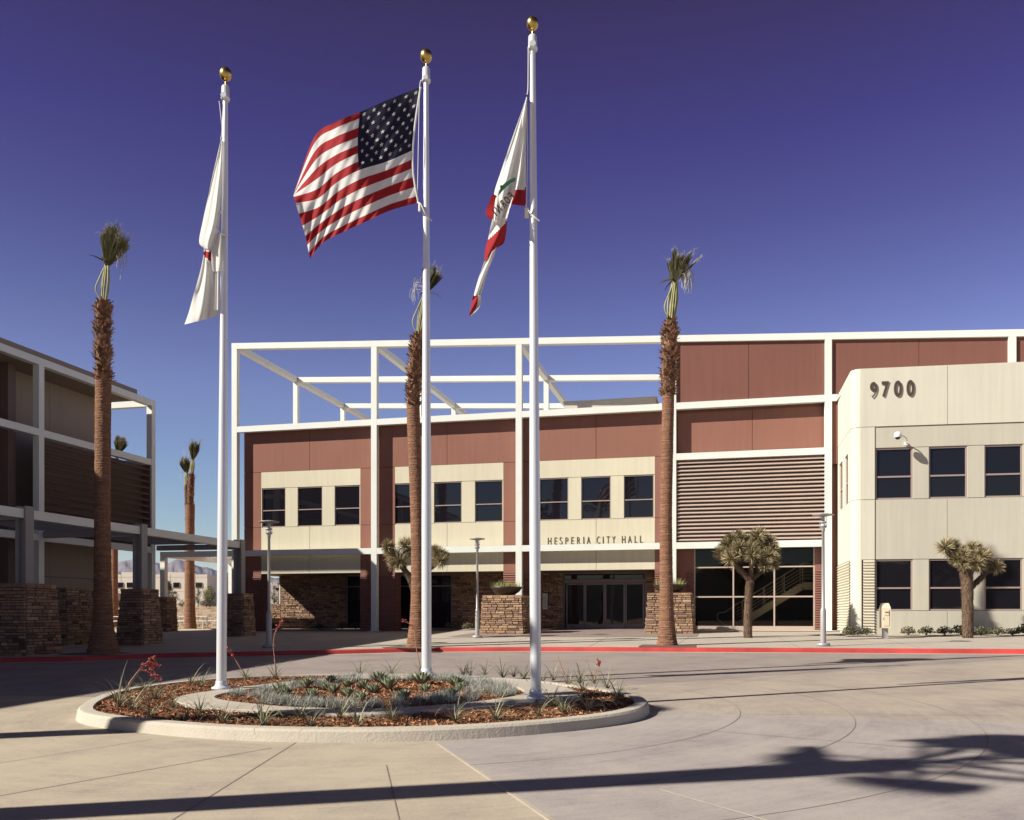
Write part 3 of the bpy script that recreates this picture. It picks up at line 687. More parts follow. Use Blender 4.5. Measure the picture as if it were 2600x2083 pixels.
# ------------------------------------------------------------ lamp posts
def lamp_proto():
    e=empty('lamp_post',(0,0,0),'x','street lamp')
    m=MB(); m.lathe([(0,0),(.2,0),(.2,.07),(.17,.1),(.1,.1)],n=28); m.build('base_plate',LAMPM,e)
    m=MB(); m.lathe([(.085,.1),(.085,1.05),(.062,1.12),(.05,1.14),(.042,3.4),(.055,3.41),(.055,3.5)],n=20); m.build('pole',LAMPM,e)
    m=MB(); m.lathe([(.05,3.5),(.085,3.52),(.085,3.54),(.02,3.54)],n=20)
    for k in range(4): a=PI/4+k*PI/2; m.bar((.09*math.cos(a),.09*math.sin(a),3.5),(.09*math.cos(a),.09*math.sin(a),3.87),.014)
    m.lathe([(.02,3.66),(.1,3.655),(.1,3.69),(.06,3.70)],n=20); m.lathe([(.11,3.55),(.115,3.56),(.11,3.57)],n=20); m.build('lantern_cage',LAMPM,e)
    m=MB(); m.lathe([(.06,3.55),(.062,3.65)],n=20); m.lathe([(.05,3.7),(.05,3.83)],n=20); m.build('lantern_glass',LGLASS,e)
    m=MB(); m.lathe([(0,3.835),(.1,3.84),(.30,3.88),(.315,3.885),(.31,3.90),(.15,3.93),(0,3.95)],n=36); m.build('disc_shade',LAMPM,e)
    return e
lp=lamp_proto()
for i,(x,y,h,l) in enumerate([(683,1645,324,'leftmost disc topped lamp post, its foot in shade before the stone wall bay'),(1211.8,1620,255,'grey disc topped lamp post beside the left stone entrance pedestal'),(2090,1641,338,'grey disc topped lamp post at the right, in front of the louvred bay')]):
    b=G(x,y,.13); t=(b-EYE).dot(Vector((-sa,ca,0))); place(lp,i>0,b,i*.5,h*t/2250/3.95,l,'disc topped lamp posts on the plaza')
# ------------------------------------------------------------ city hall
CH=empty('city_hall',(-8,39,.8),'two storey city hall with white steel frame, brown and cream walls, cream wing numbered 9700','building')
YF=39.; YW=39.44
def wall(m,x0,x1,z0,z1,y,th,ops=(),vj=(),hj=(),mi=0,g=.009):
    """wall face at y, holes ops=(x0,x1,z0,z1), open joints at vj=(x,za,zb) and hj=(z,xa,xb)"""
    xs=sorted(set([x0,x1]+[o for p in ops for o in p[:2]]+[j[0] for j in vj]+[o for j in hj for o in j[1:]])); zs=sorted(set([z0,z1]+[o for p in ops for o in p[2:]]+[j[0] for j in hj]+[o for j in vj for o in j[1:]]))
    xs=[x for x in xs if x0<=x<=x1]; zs=[z for z in zs if z0<=z<=z1]
    for a,b in zip(xs[:-1],xs[1:]):
        for c,d in zip(zs[:-1],zs[1:]):
            mx,mz=(a+b)/2,(c+d)/2
            if any(o[0]<mx<o[1] and o[2]<mz<o[3] for o in ops): continue
            A,B,Cc,D=a,b,c,d
            for j in vj:
                if j[1]<=mz<=j[2]:
                    if abs(j[0]-a)<1e-6: A=a+g
                    if abs(j[0]-b)<1e-6: B=b-g
            for j in hj:
                if j[1]<=mx<=j[2]:
                    if abs(j[0]-c)<1e-6: Cc=c+g
                    if abs(j[0]-d)<1e-6: D=d-g
            m.box(A,B,y,y+th,Cc,D,mi)
    m.box(x0+.02,x1-.02,y+th+.001,y+th+.02,z0+.02,z1-.02,mi) if not ops else None
def window(x0,x1,z0,z1,y,par,mid=.57,fm=None,T=None,fw=.045,name='window'):
    m=MB(T); d0,d1=y+.035,y+.10
    m.box(x0,x1,d0,d1,z0,z0+fw); m.box(x0,x1,d0,d1,z1-fw,z1); m.box(x0,x0+fw,d0,d1,z0+fw,z1-fw); m.box(x1-fw,x1,d0,d1,z0+fw,z1-fw)
    zm=z1-(z1-z0)*mid; m.box(x0+fw,x1-fw,d0,d1-.01,zm-fw/2,zm+fw/2)
    f=m.build(name,fm or WFRAME,par)
    m=MB(T)
    for za,zb in ((z0+fw,zm-fw/2),(zm+fw/2,z1-fw)):
        t1=R.uniform(-.008,.008); t2=R.uniform(-.008,.008); q=y+.078
        m.add([(x0+fw,q+t1,za),(x1-fw,q-t1,za),(x1-fw,q-t1+t2,zb),(x0+fw,q+t1+t2,zb)],[(0,1,2,3)])
    m.build('pane',GLASS,f); return f
def corr(m,x0,x1,z0,z1,y,pitch,dep,mi=0,side=None,y1=None):
    n=max(1,int((z1-z0)/pitch)); p=(z1-z0)/n; prof=[]
    for k in range(n):
        for q,dd in ((0,.0),(.18,.75),(.42,1),(.68,.75),(.86,0)): prof.append((z0+(k+q)*p,dd*dep))
    prof.append((z1,0))
    for (za,da),(zb,db) in zip(prof[:-1],prof[1:]):
        m.add([(x0,y-da,za),(x1,y-da,za),(x1,y-db,zb),(x0,y-db,zb)],[(0,1,2,3)],mi)
        if side=='R': m.add([(x1+da*.0,y-da,za),(x1,y1,za),(x1,y1,zb),(x1,y-db,zb)],[(0,1,2,3)],mi)
# -- frame
ztop=lambda x:14.97-.0546*(x+23.3)
cols_=[(-23.33,-23.05),(-16.05,-15.77),(-9.07,-8.79),(-2.21,-1.93),(4.18,4.46),(11.14,11.42),(18.0,18.28),(25,25.28)]
for i,(a,b) in enumerate(cols_):
    m=MB(); z0=gz(a,39)+.1 if i<5 else 10
    m.hexa([(a,39,z0),(b,39,z0),(b,39.28,z0),(a,39.28,z0),(a,39,ztop(a)-.006),(b,39,ztop(b)-.006),(b,39.28,ztop(b)-.006),(a,39.28,ztop(a)-.006)])
    if i<5: m.box(a-.08,b+.08,38.92,39.36,z0,z0+.06)
    m.build('frame_column',STEEL,CH)
def sbeam(x0,x1,y,y1,h=.28):
    m=MB(); m.hexa([(x0,y,ztop(x0)-h),(x1,y,ztop(x1)-h),(x1,y1,ztop(x1)-h),(x0,y1,ztop(x0)-h),(x0,y,ztop(x0)),(x1,y,ztop(x1)),(x1,y1,ztop(x1)),(x0,y1,ztop(x0))]); return m.build('frame_beam',STEEL,CH)
sbeam(-23.333,30,38.997,39.283)
def hbeam(x0,x1,zt,y=39.003,y1=39.277,h=.28):
    m=MB(); m.box(x0,x1,y,y1,zt-h,zt); return m.build('frame_beam',STEEL,CH)
hbeam(-23.05,4.68,10.88); hbeam(-1.93,4.18,8.68); hbeam(-27.3,4.18,4.83)
# roof trellis
for x in (-23.3,-16.03,-9.05):
    m=MB(); z=ztop(x+.1)
    m.box(x,x+.27,39.29,57.5,z-.285,z-.005); m.build('frame_beam',STEEL,CH)
for Y in (45.3,51.6):
    m=MB(); x0,x1=-23.0,-1.9
    m.hexa([(x0,Y,ztop(x0)-.3),(x1,Y,ztop(x1)-.3),(x1,Y+.27,ztop(x1)-.3),(x0,Y+.27,ztop(x0)-.3),(x0,Y,ztop(x0)-.02),(x1,Y,ztop(x1)-.02),(x1,Y+.27,ztop(x1)-.02),(x0,Y+.27,ztop(x0)-.02)]); m.build('frame_beam',STEEL,CH)
    for x in (-23.29,-16.02,-9.04):
        m=MB(); m.box(x,x+.26,Y+.005,Y+.265,10.4,ztop(x)-.3); m.build('frame_column',STEEL,CH)
# -- upper walls, bays 1-3
WZ0,WZ1=5.97,7.88; SF=3.70
c1=(fx(663,YW),fx(915,YW)); c2=(fx(1002.5,YW),fx(1278,YW))
w1=[(fx(a,YW),fx(b,YW)) for a,b in ((664.8,725),(755.6,818.5),(849.5,915))]; w1[2]=(w1[2][0],c1[1]-.02)
w2b=[(fx(1101.7,YW),fx(1172.5,YW)),(fx(1205.8,YW),fx(1276.6,YW))]; pt=w2b[1][0]-w2b[0][0]; ww=w2b[0][1]-w2b[0][0]
w2=[(w2b[0][0]-pt,w2b[0][0]-pt+ww)]+w2b
w3b=[(fx(1475.6,YW),fx(1551,YW)),(fx(1584,YW),fx(1660.5,YW))]; pt3=w3b[1][0]-w3b[0][0]
w3=[(w3b[0][0]-pt3,w3b[0][1]-pt3)]+w3b
c3=(w3[0][0]-.03,fx(1662.5,YW))
mB=MB()
L0,L1=-22.9,-2.3
segs=[(L0,c1[0]),(c1[1],c2[0]),(c2[1],c3[0]),(c3[1],L1+.4)]
bj=[fx(786,YW),fx(1135,YW),fx(1513.5,YW)]
wall(mB,L0,L1+.4,8.67,10.86,YW,.25,vj=[(x,8.67,10.86) for x in bj],hj=[(8.67,L0,L1+.4)])
for a,b in segs: wall(mB,a,b,SF,8.67,YW,.25,hj=[(WZ0,a,b),(8.67,a,b)])
for (a,b),ws,j in ((c1,w1,bj[0]),(c2,w2,bj[1]),(c3,w3,bj[2])):
    mC=MB(); wall(mC,a,b,SF,8.67,YW+.004,.25,ops=[(x0,x1,WZ0,WZ1) for x0,x1 in ws],vj=[(j,SF,WZ0)],hj=[(WZ0,a,b),(WZ1,a,b)])
    mC.build('cream_panel',CREAM,CH)
    for x0,x1 in ws: window(x0,x1,WZ0,WZ1,YW,CH)
mB.build('brown_wall',BROWN,CH)
m=MB(); m.box(L0+.01,L1+.35,YW+.255,YW+.30,SF+.02,10.8); m.build('wall_backing',DARK,CH)
# soffit, side wall, roof, rear body
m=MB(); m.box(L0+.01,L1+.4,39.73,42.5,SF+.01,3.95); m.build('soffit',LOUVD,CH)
m=MB(); m.box(L0,L0+.25,39.725,57.5,SF+.02,10.86); m.box(L0+.26,29,57.25,57.5,SF,10.8); m.build('side_wall',BROWN,CH)
m=MB(); m.box(L0+.26,L1+.4,39.78,57.2,10.45,10.6); m.build('roof',ROOF,CH)
m=MB(); m.box(fx(1433,41),fx(1665,41),41,42.6,10.62,11.60); m.box(fx(1433,41)-.05,fx(1665,41)+.05,40.94,42.66,11.60,11.68); m.build('roof_curb',ROOF,CH)
# bay 4+ brown upper wall (sloping head)
m=MB(); js=[-1.93,fx(1901,39.1),4.18,4.46,fx(2333.6,39.1),11.14,11.42,14.8,18,29]
YU=39.12
for a,b in zip(js[:-1],js[1:]):
    if abs(b-a)<.4: continue
    A,B=a+.008,b-.008
    m.hexa([(A,YU,10.88 if a<4.2 else 8),(B,YU,10.88 if a<4.2 else 8),(B,YU+.3,10.88 if a<4.2 else 8),(A,YU+.3,10.88 if a<4.2 else 8),(A,YU,ztop(A)-.1),(B,YU,ztop(B)-.1),(B,YU+.3,ztop(B)-.1),(A,YU+.3,ztop(A)-.1)])
m.hexa([(-1.93,39.43,10.5),(29,39.43,10.5),(29,50,10.5),(-1.93,50,10.5),(-1.93,39.43,ztop(-1.93)-.15),(29,39.43,ztop(29)-.15),(29,50,ztop(29)-.15),(-1.93,50,ztop(-1.93)-.15)])
m.build('brown_wall',BROWN2,CH)
m=MB(); jx=fx(1910,YW)
wall(m,-1.95,4.5,8.3,10.9,YW,.25,vj=[(jx,8.3,10.9)]); m.box(-2.1,4.9,39.72,39.8,8.2,10.9); m.box(4.5,4.72,YW,39.9,.9,10.9); m.build('brown_wall',BROWN,CH)
# louvres
m=MB(); z=4.90
for k in range(21):
    zc=4.93+k*.1665
    m.hexa([(-1.93,39.06,zc-.035),(4.18,39.06,zc-.035),(4.18,39.19,zc+.055),(-1.93,39.19,zc+.055),(-1.93,39.05,zc-.01),(4.18,39.05,zc-.01),(4.18,39.18,zc+.08),(-1.93,39.18,zc+.08)])
m.build('louvre',LOUV,CH)
m=MB()
for xx in (fx(1760,39.2),fx(1863,39.2),fx(1968,39.2),fx(2071,39.2)): m.box(xx-.012,xx+.012,39.20,39.26,4.84,8.40)
m.build('louvre_post',LOUVD,CH)
m=MB(); m.box(-1.95,4.5,YW+.001,YW+.25,4.55,8.25); m.build('wall_backing',LOUVD,CH)
# ground floor piers with corrugated faces
fl=lambda x,y:gz(x,y,.12)
for (a,b) in segs[:3]+[(c3[1],L1+.4)]:
    m=MB(); z0=fl(a,39.5)
    m.box(a+.01,b-.01,YW+.04,40.22,z0,SF-.002); corr(m,a,b,z0,SF-.12,YW+.02,.1,.045); m.box(a,b,YW+.0,YW+.05,SF-.118,SF-.004)
    for sx,sg in ((a,-1),(b,1)):
        n=26; p=(SF-.12-z0)/n
        for k in range(n):
            zz=z0+k*p
            m.add([(sx-.0*sg,YW+.02,zz),(sx,40.22,zz),(sx+.035*sg,40.22,zz+p*.45),(sx+.035*sg,YW+.0,zz+p*.45)],[(0,1,2,3)]); m.add([(sx+.035*sg,YW,zz+p*.45),(sx+.035*sg,40.22,zz+p*.45),(sx,40.22,zz+p*.9),(sx,YW+.02,zz+p*.9)],[(0,1,2,3)])
    m.build('corrugated_pier',CORR,CH)
# ------------ stone work
def stonewall(m,o,u,v,W0,W1,H,nrm,mi=0,rh=(.06,.12),rl=(.14,.46),x0=0.,x1s=0.):
    """stones on a face: o origin, u along, v up (unit), width W0 at foot to W1 at head, centred shift"""
    o=Vector(o);u=Vector(u);v=Vector(v);n=Vector(nrm); z=0
    while z<H-.01:
        h=min(R.uniform(*rh),H-z)
        if H-z-h<.04: h=H-z
        t=(z+h/2)/H; a=x0+(x1s-x0)*t; b=a+W0+(W1-W0)*t; x=a-R.uniform(0,.15); x=a
        while x<b-.005:
            l=R.uniform(*rl)
            if b-x-l<.09: l=b-x
            pr=R.uniform(.0,.045); g=.006; tn=R.random(); s=[R.uniform(-.008,.008) for _ in range(8)]
            q=[o+u*(x+g)+v*(z+g),o+u*(x+l-g)+v*(z+g),o+u*(x+l-g)+v*(z+h-g),o+u*(x+g)+v*(z+h-g)]
            c_=[(.02,.012),(-.02,.012),(-.02,-.012),(.02,-.012)]
            f=[q[i]+n*(pr+.02+s[i])+u*(c_[i][0]*.6+s[4+i%4]*.5)+v*(c_[i][1]*.5) for i in range(4)]
            m.add([p-n*.02 for p in q]+f,[(4,5,6,7),(0,1,5,4),(1,2,6,5),(2,3,7,6),(3,0,4,7)],mi,tn)
            x+=l
        z+=h
def stone_block(name_lab,cx,cy,wx,wy,H,taper,z0=None,label='',group='stone pedestals'):
    z0=gz(cx,cy,.12) if z0 is None else z0; m=MB()
    a,b=wx/2,wy/2; ta=taper; c=Vector((cx,cy,z0))
    A,Bq=a-ta,b-ta
    m.hexa([c+Vector(p) for p in ((-a,-b,0),(a,-b,0),(a,b,0),(-a,b,0),(-A,-Bq,H-.004),(A,-Bq,H-.004),(A,Bq,H-.004),(-A,Bq,H-.004))],1)
    for (o,u,w0,w1,nx,ny) in (((-a,-b,0),(1,0,0),wx,2*A,0,-1),((a,-b,0),(0,1,0),wy,2*Bq,1,0),((a,b,0),(-1,0,0),wx,2*A,0,1),((-a,b,0),(0,-1,0),wy,2*Bq,-1,0)):
        n=Vector((nx,ny,ta/H)).normalized(); v=Vector((-nx*ta,-ny*ta,H)).normalized()
        stonewall(m,c+Vector(o),u,v,w0,w1,math.hypot(H,ta),n,0,x0=0,x1s=ta)
    m.box(cx-A-.03,cx+A+.03,cy-Bq-.03,cy+Bq+.03,z0+H-.06,z0+H+.01,0,.25)
    return m.build('stone_pedestal',[STONE,STONED],label=label,cat='pedestal',group=group)
# recessed stone wall and glazing under the soffit
YS=42.
xa=fx(713,YS); xb=fx(878,YS); xc=fx(1147,YS); xd=fx(1430,YS); xe=fx(1640,YS); xf=-1.9
z0=gz(-20,42,.1)
m=MB()
for a,b in ((xa,xb),(xc,xd),(xe,xf)):
    m.box(a,b,YS+.02,YS+.4,z0-.1,SF+.01,1); stonewall(m,(a,YS,z0-.05),(1,0,0),(0,0,1),b-a,b-a,SF-z0+.06,(0,-1,0))
stonewall(m,(xa-.9,YS+.01,z0-.05),(1,0,0),(0,0,1),.9,.55,1.35,(0,-1,0),x1s=.35); m.hexa([(xa-.88,YS+.03,z0-.1),(xa,YS+.03,z0-.1),(xa,YS+.4,z0-.1),(xa-.88,YS+.4,z0-.1),(xa-.55,YS+.03,z0+1.3),(xa,YS+.03,z0+1.3),(xa,YS+.4,z0+1.3),(xa-.55,YS+.4,z0+1.3)],1)
m.build('stone_wall',[STONE,STONED],CH)
m=MB(); m.box(xa-.07,xa-.005,YS-.05,YS+.42,z0+1.32,SF); m.build('wall_end_trim',CREAM,CH)
def glazing(x0,x1,zb,zt,y,vx,hz,name='storefront_window',fm=SFRAME,fw=.06,gm=GLASS,sill=.12):
    m=MB(); m.box(x0,x1,y,y+.1,zb,zb+sill); m.box(x0,x1,y,y+.1,zt-fw,zt)
    xs=[x0]+list(vx)+[x1]
    for k,x in enumerate(xs):
        x_=x if k==0 else (x-fw if k==len(xs)-1 else x-fw/2); m.box(x_,x_+fw,y+.003,y+.097,zb+sill,zt-fw)
    for z in hz: m.box(x0+fw,x1-fw,y+.006,y+.094,z-fw/2,z+fw/2)
    f=m.build(name,fm,CH); m=MB(); m.add([(x0+.02,y+.05,zb+.02),(x1-.02,y+.05,zb+.02),(x1-.02,y+.05,zt-.02),(x0+.02,y+.05,zt-.02)],[(0,1,2,3)]); m.build('pane',gm,f); return f
for a,b in ((xb,fx(990,YS)),(fx(990,YS),xc)): glazing(a,b,z0,SF,YS+.05,[(a+b)/2],[z0+2.2])
# entrance
zt=fz(1535,1471.6,YS); zh=fz(1535,1459,YS)
f=glazing(xd,xe,z0,SF,YS+.06,[],[zt],'entrance_surround')
m=MB(); dx=[fx(q,YS) for q in (1437,1485,1536,1587,1636)]; zdt=fz(1535,1481,YS); zdb=fz(1535,1586,YS)
m.box(xd+.06,xe-.06,YS+.0,YS+.05,zt-.16,zt+.0); m.build('door_header',SFRAME,CH)
for k in range(4):
    a,b=dx[k]+.01,dx[k+1]-.01; m=MB(); y=YS-.02 if k in (1,2) else YS+.03
    m.box(a,b,y,y+.05,z0+.02,zdb); m.box(a,b,y,y+.05,zdt-.07,zdt); m.box(a,a+.06,y,y+.05,zdb,zdt-.07); m.box(b-.06,b,y,y+.05,zdb,zdt-.07)
    d=m.build('sliding_door',WFRAME if False else SFRAME,CH); m=MB(); m.box(a+.05,b-.05,y+.02,y+.03,zdb-.01,zdt-.06); m.build('pane',GLASS,d)
m=MB(); a=fx(1376,41.9); b=fx(1390.5,41.9); z1_,z2_=fz(1383,1547,41.9),fz(1383,1507,41.9)
m.box(a,b,41.86,41.92,z1_,z2_); fr=m.build('notice_case',WMETAL,label='small white framed notice case on the stone wall left of the entrance doors',cat='notice board')
m=MB(); m.box(a+.05,b-.05,41.845,41.862,z1_+.06,z2_-.18); m.build('notice_sheet',PAPER,fr)
# -- bay 4 stair window
y4=39.62; zb4=fz(1900,1601,y4); zs4=fz(1900,1590,y4); zt4=4.62
xg0,xg1=fx(1762,y4),fx(2069,y4); v1=fx(1862,y4); v2=fx(1966,y4)
zm1=fz(1900,1515.6,y4); zm2=fz(1900,1440,y4)
m=MB(); fw=.06
m.box(xg0,xg1,y4,y4+.1,zb4-.1,zs4); m.box(xg0,xg1,y4,y4+.1,zt4-fw,zt4)
m.box(xg0,xg0+fw,y4+.003,y4+.097,zs4,zt4-fw); m.box(xg1-fw,xg1,y4+.003,y4+.097,zs4,zt4-fw)
m.box(v1-.03,v1+.03,y4+.003,y4+.097,zs4,zm2); m.box(v2-.03,v2+.03,y4+.003,y4+.097,zs4,zm2)
m.box(xg0+fw,xg1-fw,y4+.006,y4+.094,zm1-.03,zm1+.03); m.box(xg0+fw,xg1-fw,y4+.006,y4+.094,zm2-.03,zm2+.03)
f=m.build('storefront_window',LOUV,CH)
m=MB(); m.add([(xg0+.02,y4+.05,zs4-.02),(xg1-.02,y4+.05,zs4-.02),(xg1-.02,y4+.05,zt4-.02),(xg0+.02,y4+.05,zt4-.02)],[(0,1,2,3)]); m.build('pane',GCLEAR,f)
m=MB(); m.box(-1.93,xg0-.005,y4-.02,y4+.2,.9,4.6); m.build('brown_wall',BROWN,CH)
m=MB(); corr(m,xg1+.005,4.19,.95,SF-.1,y4-.04,.1,.045); corr(m,xg0-.28,xg0-.01,.95,SF-.1,y4-.03,.1,.045); m.box(xg1+.005,4.2,y4-.03,y4+.2,.9,4.6); m.build('corrugated_pier',CORR,CH)
m=MB(); zr=gz(1,40,.14)
m.box(-2.2,5,39.75,47,zr-.2,zr,1); m.box(-2.2,5,47,47.2,zr,8.2,0); m.box(-2.3,-2.15,39.75,47,zr,8.2,0); m.box(4.75,4.95,39.9,47,zr,8.2,0); m.box(-2.2,5,39.75,47,4.9,5.0,0)
m.build('stair_hall',[ROOMW,ROOMF],CH)
ys=41.2; S=lambda x,y,Y=ys:Vector((fx(x,Y),Y,fz(x,y,Y)))
m=MB(); a=S(1872,1590); b=S(2038,1488); d=(b-a)
for yy in (ys,ys+1.3):
    o=Vector((0,yy-ys,0)); m.bar(a+o,b+o,.06,.30); m.bar(b+o+Vector((-.03,0,.0)),Vector((4.7,yy,b.z)),.06,.30)
for k in range(17):
    p=a+d*((k+.5)/17); m.box(p.x-.16,p.x+.16,ys+.04,ys+1.26,p.z+.10,p.z+.14)
m.box(b.x,4.7,ys+.04,ys+1.26,b.z+.1,b.z+.16)
m.build('staircase',STAIRM,CH)
m=MB()
for yy in (ys,ys+1.3):
    o=Vector((0,yy-ys,0)); up=Vector((0,0,1))
    for h in (.35,.5,.65,.8,1.0):
        r=.022 if h==1.0 else .011
        m.tube([a+o+up*h,b+o+up*h,Vector((4.7,yy,b.z+h))],r,6)
    for t in (.08,.42,.72,1.0): m.tube([a+o+d*t+up*.1,a+o+d*t+up*1.0],.02,6)
    q=a+o+up*1.0
    m.tube([q,q-d*.03,q+Vector((-.55,0,-.38)),q+Vector((-.8,0,-.4)),q+Vector((-.88,0,-.5)),q+Vector((-.88,0,-.68)),q+Vector((-.6,0,-.95)),q+Vector((-.1,0,-.98))],.024,6)
m.build('stair_railing',STAIRM,CH)
# -- lettering
m=MB()
LT=[('H',83,147,195,330),('E',213,262,194,328),('S',313,364,188,328),('P',426,479,192,325),('E',540,592,187,322),('R',655,713,184,320),('I',776,790,180,316),('A',846,911,178,315),
    ('C',1040,1102,173,311),('I',1156,1170,173,308),('T',1230,1291,171,307),('Y',1338,1400,167,305),('H',1530,1595,162,301),('A',1650,1719,160,299),('L',1780,1832,157,298),('L',1885,1941,155,296)]
sc_=280/2156.
for ch,a,b,t,bt in LT:
    v,f=glyph(ch,.008,-.012 if ch!='I' else .0); y=YW-.012
    X0,X1=fx(1380+a*sc_,y),fx(1380+b*sc_,y); Z1,Z0=fz(1380+(a+b)/2*sc_,1340+t*sc_,y),fz(1380+(a+b)/2*sc_,1340+bt*sc_,y)
    m.add([(X0+(X1-X0)*p[0],y-p[2],Z0+(Z1-Z0)*p[1]) for p in v],f)
m.build('lettering',LETTER,CH)
# ------------------------------------------------------------ cream wing
wc=Vector((4.71,35.1,0)); wa=math.radians(4.0); wu=Vector((math.cos(wa),math.sin(wa),0)); wn=Vector((-math.sin(wa),math.cos(wa),0))
TW=lambda q:wc+wu*q.x+wn*q.y+Vector((0,0,q.z))
def wl(x): return _solve(wc,wu,ray(x,0))
def _solve(c,u,d):
    # c+u*s=k*d
    D=u.x*(-d.y)+d.x*u.y
    return ((-c.x)*(-d.y)+d.x*(-c.y))/D
def wz(x,y):
    s=_solve(wc,wu,ray(x,0)); p=wc+wu*s; d=ray(x,y); k=p.y/d.y; return 1.7+d.z*k
WG=gz(8,35,.12); WT=10.86
hS=wz(2222,1084); hw1=wz(2240,1137.5); hw0=wz(2240,1268.4); gw1=wz(2240,1420.8); gw0=wz(2240,1551)
x_c=wl(2221)
wins=[(wl(2223),wl(2319)),(wl(2359),wl(2457.5)),(wl(2500.5),wl(2598.5))]; pw=wins[2][0]-wins[1][0]; endx=wins[2][1]+.03
wins+= [(wins[2][0]+2.6+pw*k,wins[2][1]+2.6+pw*k) for k in range(3)]
XE=wins[-1][1]+3
m=MB(TW); m2=MB(TW); jv=wl(2406)
Rr=.35   # rounded corner radius
wall(m,Rr,XE,hS,WT,0,.3,vj=[(jv,hS,WT),(jv+5.6,hS,WT),(jv+11,hS,WT)],hj=[(hS,Rr,XE)])
wall(m,Rr,x_c,gw1,hS,0.004,.3,hj=[(hw0,Rr,x_c),(hS,Rr,x_c)])
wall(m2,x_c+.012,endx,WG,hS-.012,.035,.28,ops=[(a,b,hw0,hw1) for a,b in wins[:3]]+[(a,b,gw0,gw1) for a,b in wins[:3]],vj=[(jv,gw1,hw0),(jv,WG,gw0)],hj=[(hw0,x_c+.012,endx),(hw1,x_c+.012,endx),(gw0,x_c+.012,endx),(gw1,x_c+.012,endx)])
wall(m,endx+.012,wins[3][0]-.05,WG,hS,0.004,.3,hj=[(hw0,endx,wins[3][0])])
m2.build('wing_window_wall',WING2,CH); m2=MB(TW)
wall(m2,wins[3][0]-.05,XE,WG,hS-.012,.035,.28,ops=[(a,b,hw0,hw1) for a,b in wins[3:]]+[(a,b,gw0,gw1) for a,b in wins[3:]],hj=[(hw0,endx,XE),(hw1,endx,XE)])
for a,b in wins:
    window(a,b,hw0,hw1,.04,CH,.56,T=TW,fw=.06); window(a,b,gw0,gw1,.04,CH,.56,T=TW,fw=.06)
# rounded corner + side wall running back (plane x=4.71)
def arc(m,z0,z1,rr):
    n=10; pts=[]
    c=wc+wu*Rr+Vector((0,Rr,0)); c=Vector((4.71+Rr,35.1+Rr+.02,0))
    for k in range(n+1):
        A=PI+PI/2*k/n; pts.append(Vector((c.x+rr*math.cos(A),c.y+rr*math.sin(A),0)))
    e=TW(Vector((Rr+.002,0,0))); pts[-1]=Vector((e.x,e.y-(.0),0)) if rr>.3 else pts[-1]
    for k in range(n): m.add([(pts[k].x,pts[k].y,z0),(pts[k+1].x,pts[k+1].y,z0),(pts[k+1].x,pts[k+1].y,z1),(pts[k].x,pts[k].y,z1)],[(0,1,2,3)],0,.5,True)
mm=MB(); arc(mm,hS+.008,WT,Rr); arc(mm,hw0+.008,hS-.008,Rr-.004); arc(mm,gw1,hw0-.008,Rr-.004); arc(mm,WG-.2,gw1,Rr-.004); arc(mm,WG,WT-.01,Rr-.03)
ySide=35.1+Rr+.02
sw=[(36.1,37.0),(37.7,38.75)]
T2=lambda q:Vector((4.71+q.y,q.x,q.z))
ms=MB(T2)
wall(ms,ySide,39.46,hS,WT,0,.3,hj=[(hS,ySide,39.46)]); wall(ms,ySide,39.46,gw1,hS,.004,.3,ops=[(a,b,hw0,hw1) for a,b in sw],hj=[(hS,ySide,39.46),(hw0,ySide,39.46)])
for a,b in sw: window(a,b,hw0,hw1,.02,CH,.56,T=T2,fw=.06)
m.build('wing_wall',WING,CH); m2.build('wing_window_wall',WING2,CH); mm.build('wing_corner',WING,CH); ms.build('wing_side_wall',WING,CH)
m=MB(TW); corr(m,Rr+.06,x_c-.01,WG,gw1-.02,.02,.107,.05)
m.build('corrugated_panel',CORRC,CH)
m=MB(T2); corr(m,ySide+.06,39.4,WG,gw1-.02,.02,.107,.05); m.box(ySide,39.46,.03,.3,WG,gw1); m.build('corrugated_panel',CORRC,CH)
m=MB(TW); m.box(Rr,x_c,.03,.3,WG,gw1); m.box(.31,XE,.33,.36,WG,WT-.02,0); m.build('wing_backing',LOUVD,CH)
m=MB(TW); m.box(.2,XE,.2,12,WT-.25,WT-.12); m.build('wing_roof',ROOF,CH)
m=MB(TW); s9=500/2156.
for ch,a,b,t,bt in (('9',468,545,392,565),('7',596,674,385,556),('0',730,815,377,552),('0',868,950,370,547)):
    v,f=glyph(ch,.015,.02); X0,X1=wl(2100+a*s9),wl(2100+b*s9); Z1,Z0=wz(2100+(a+b)/2*s9,880+t*s9),wz(2100+(a+b)/2*s9,880+bt*s9)
    m.add([(X0+(X1-X0)*p[0],-.03-p[2],Z0+(Z1-Z0)*p[1]) for p in v],f)
m.build('street_number',LETTER,CH)
# security camera
hx,hzz=wl(2270),wz(2270,1113)
e=empty('security_camera',TW(Vector((hx,0,hzz))),'white dome security camera on a gooseneck arm above the first upper window of the wing','camera')
m=MB(TW); m.tube(cat([(hx+.42,0,hzz-.22),(hx+.40,-.2,hzz-.12),(hx+.25,-.40,hzz-.02),(hx+.1,-.5,hzz-.03)],5),.022,8); m.tube([(hx+.42,.03,hzz-.22),(hx+.42,-.03,hzz-.22)],.07,12); m.build('arm',CAMW,e)
m=MB(); c=TW(Vector((hx,-.52,hzz))); m.lathe([(0,.13),(.06,.125),(.11,.09),(.13,.03),(.135,-.06),(.12,-.08)],c,20); m.build('housing',CAMW,e)
m=MB(); m.lathe([(.085,-.08),(.08,-.115),(.05,-.145),(0,-.155)],c,20); m.build('dome',CAMD,e)
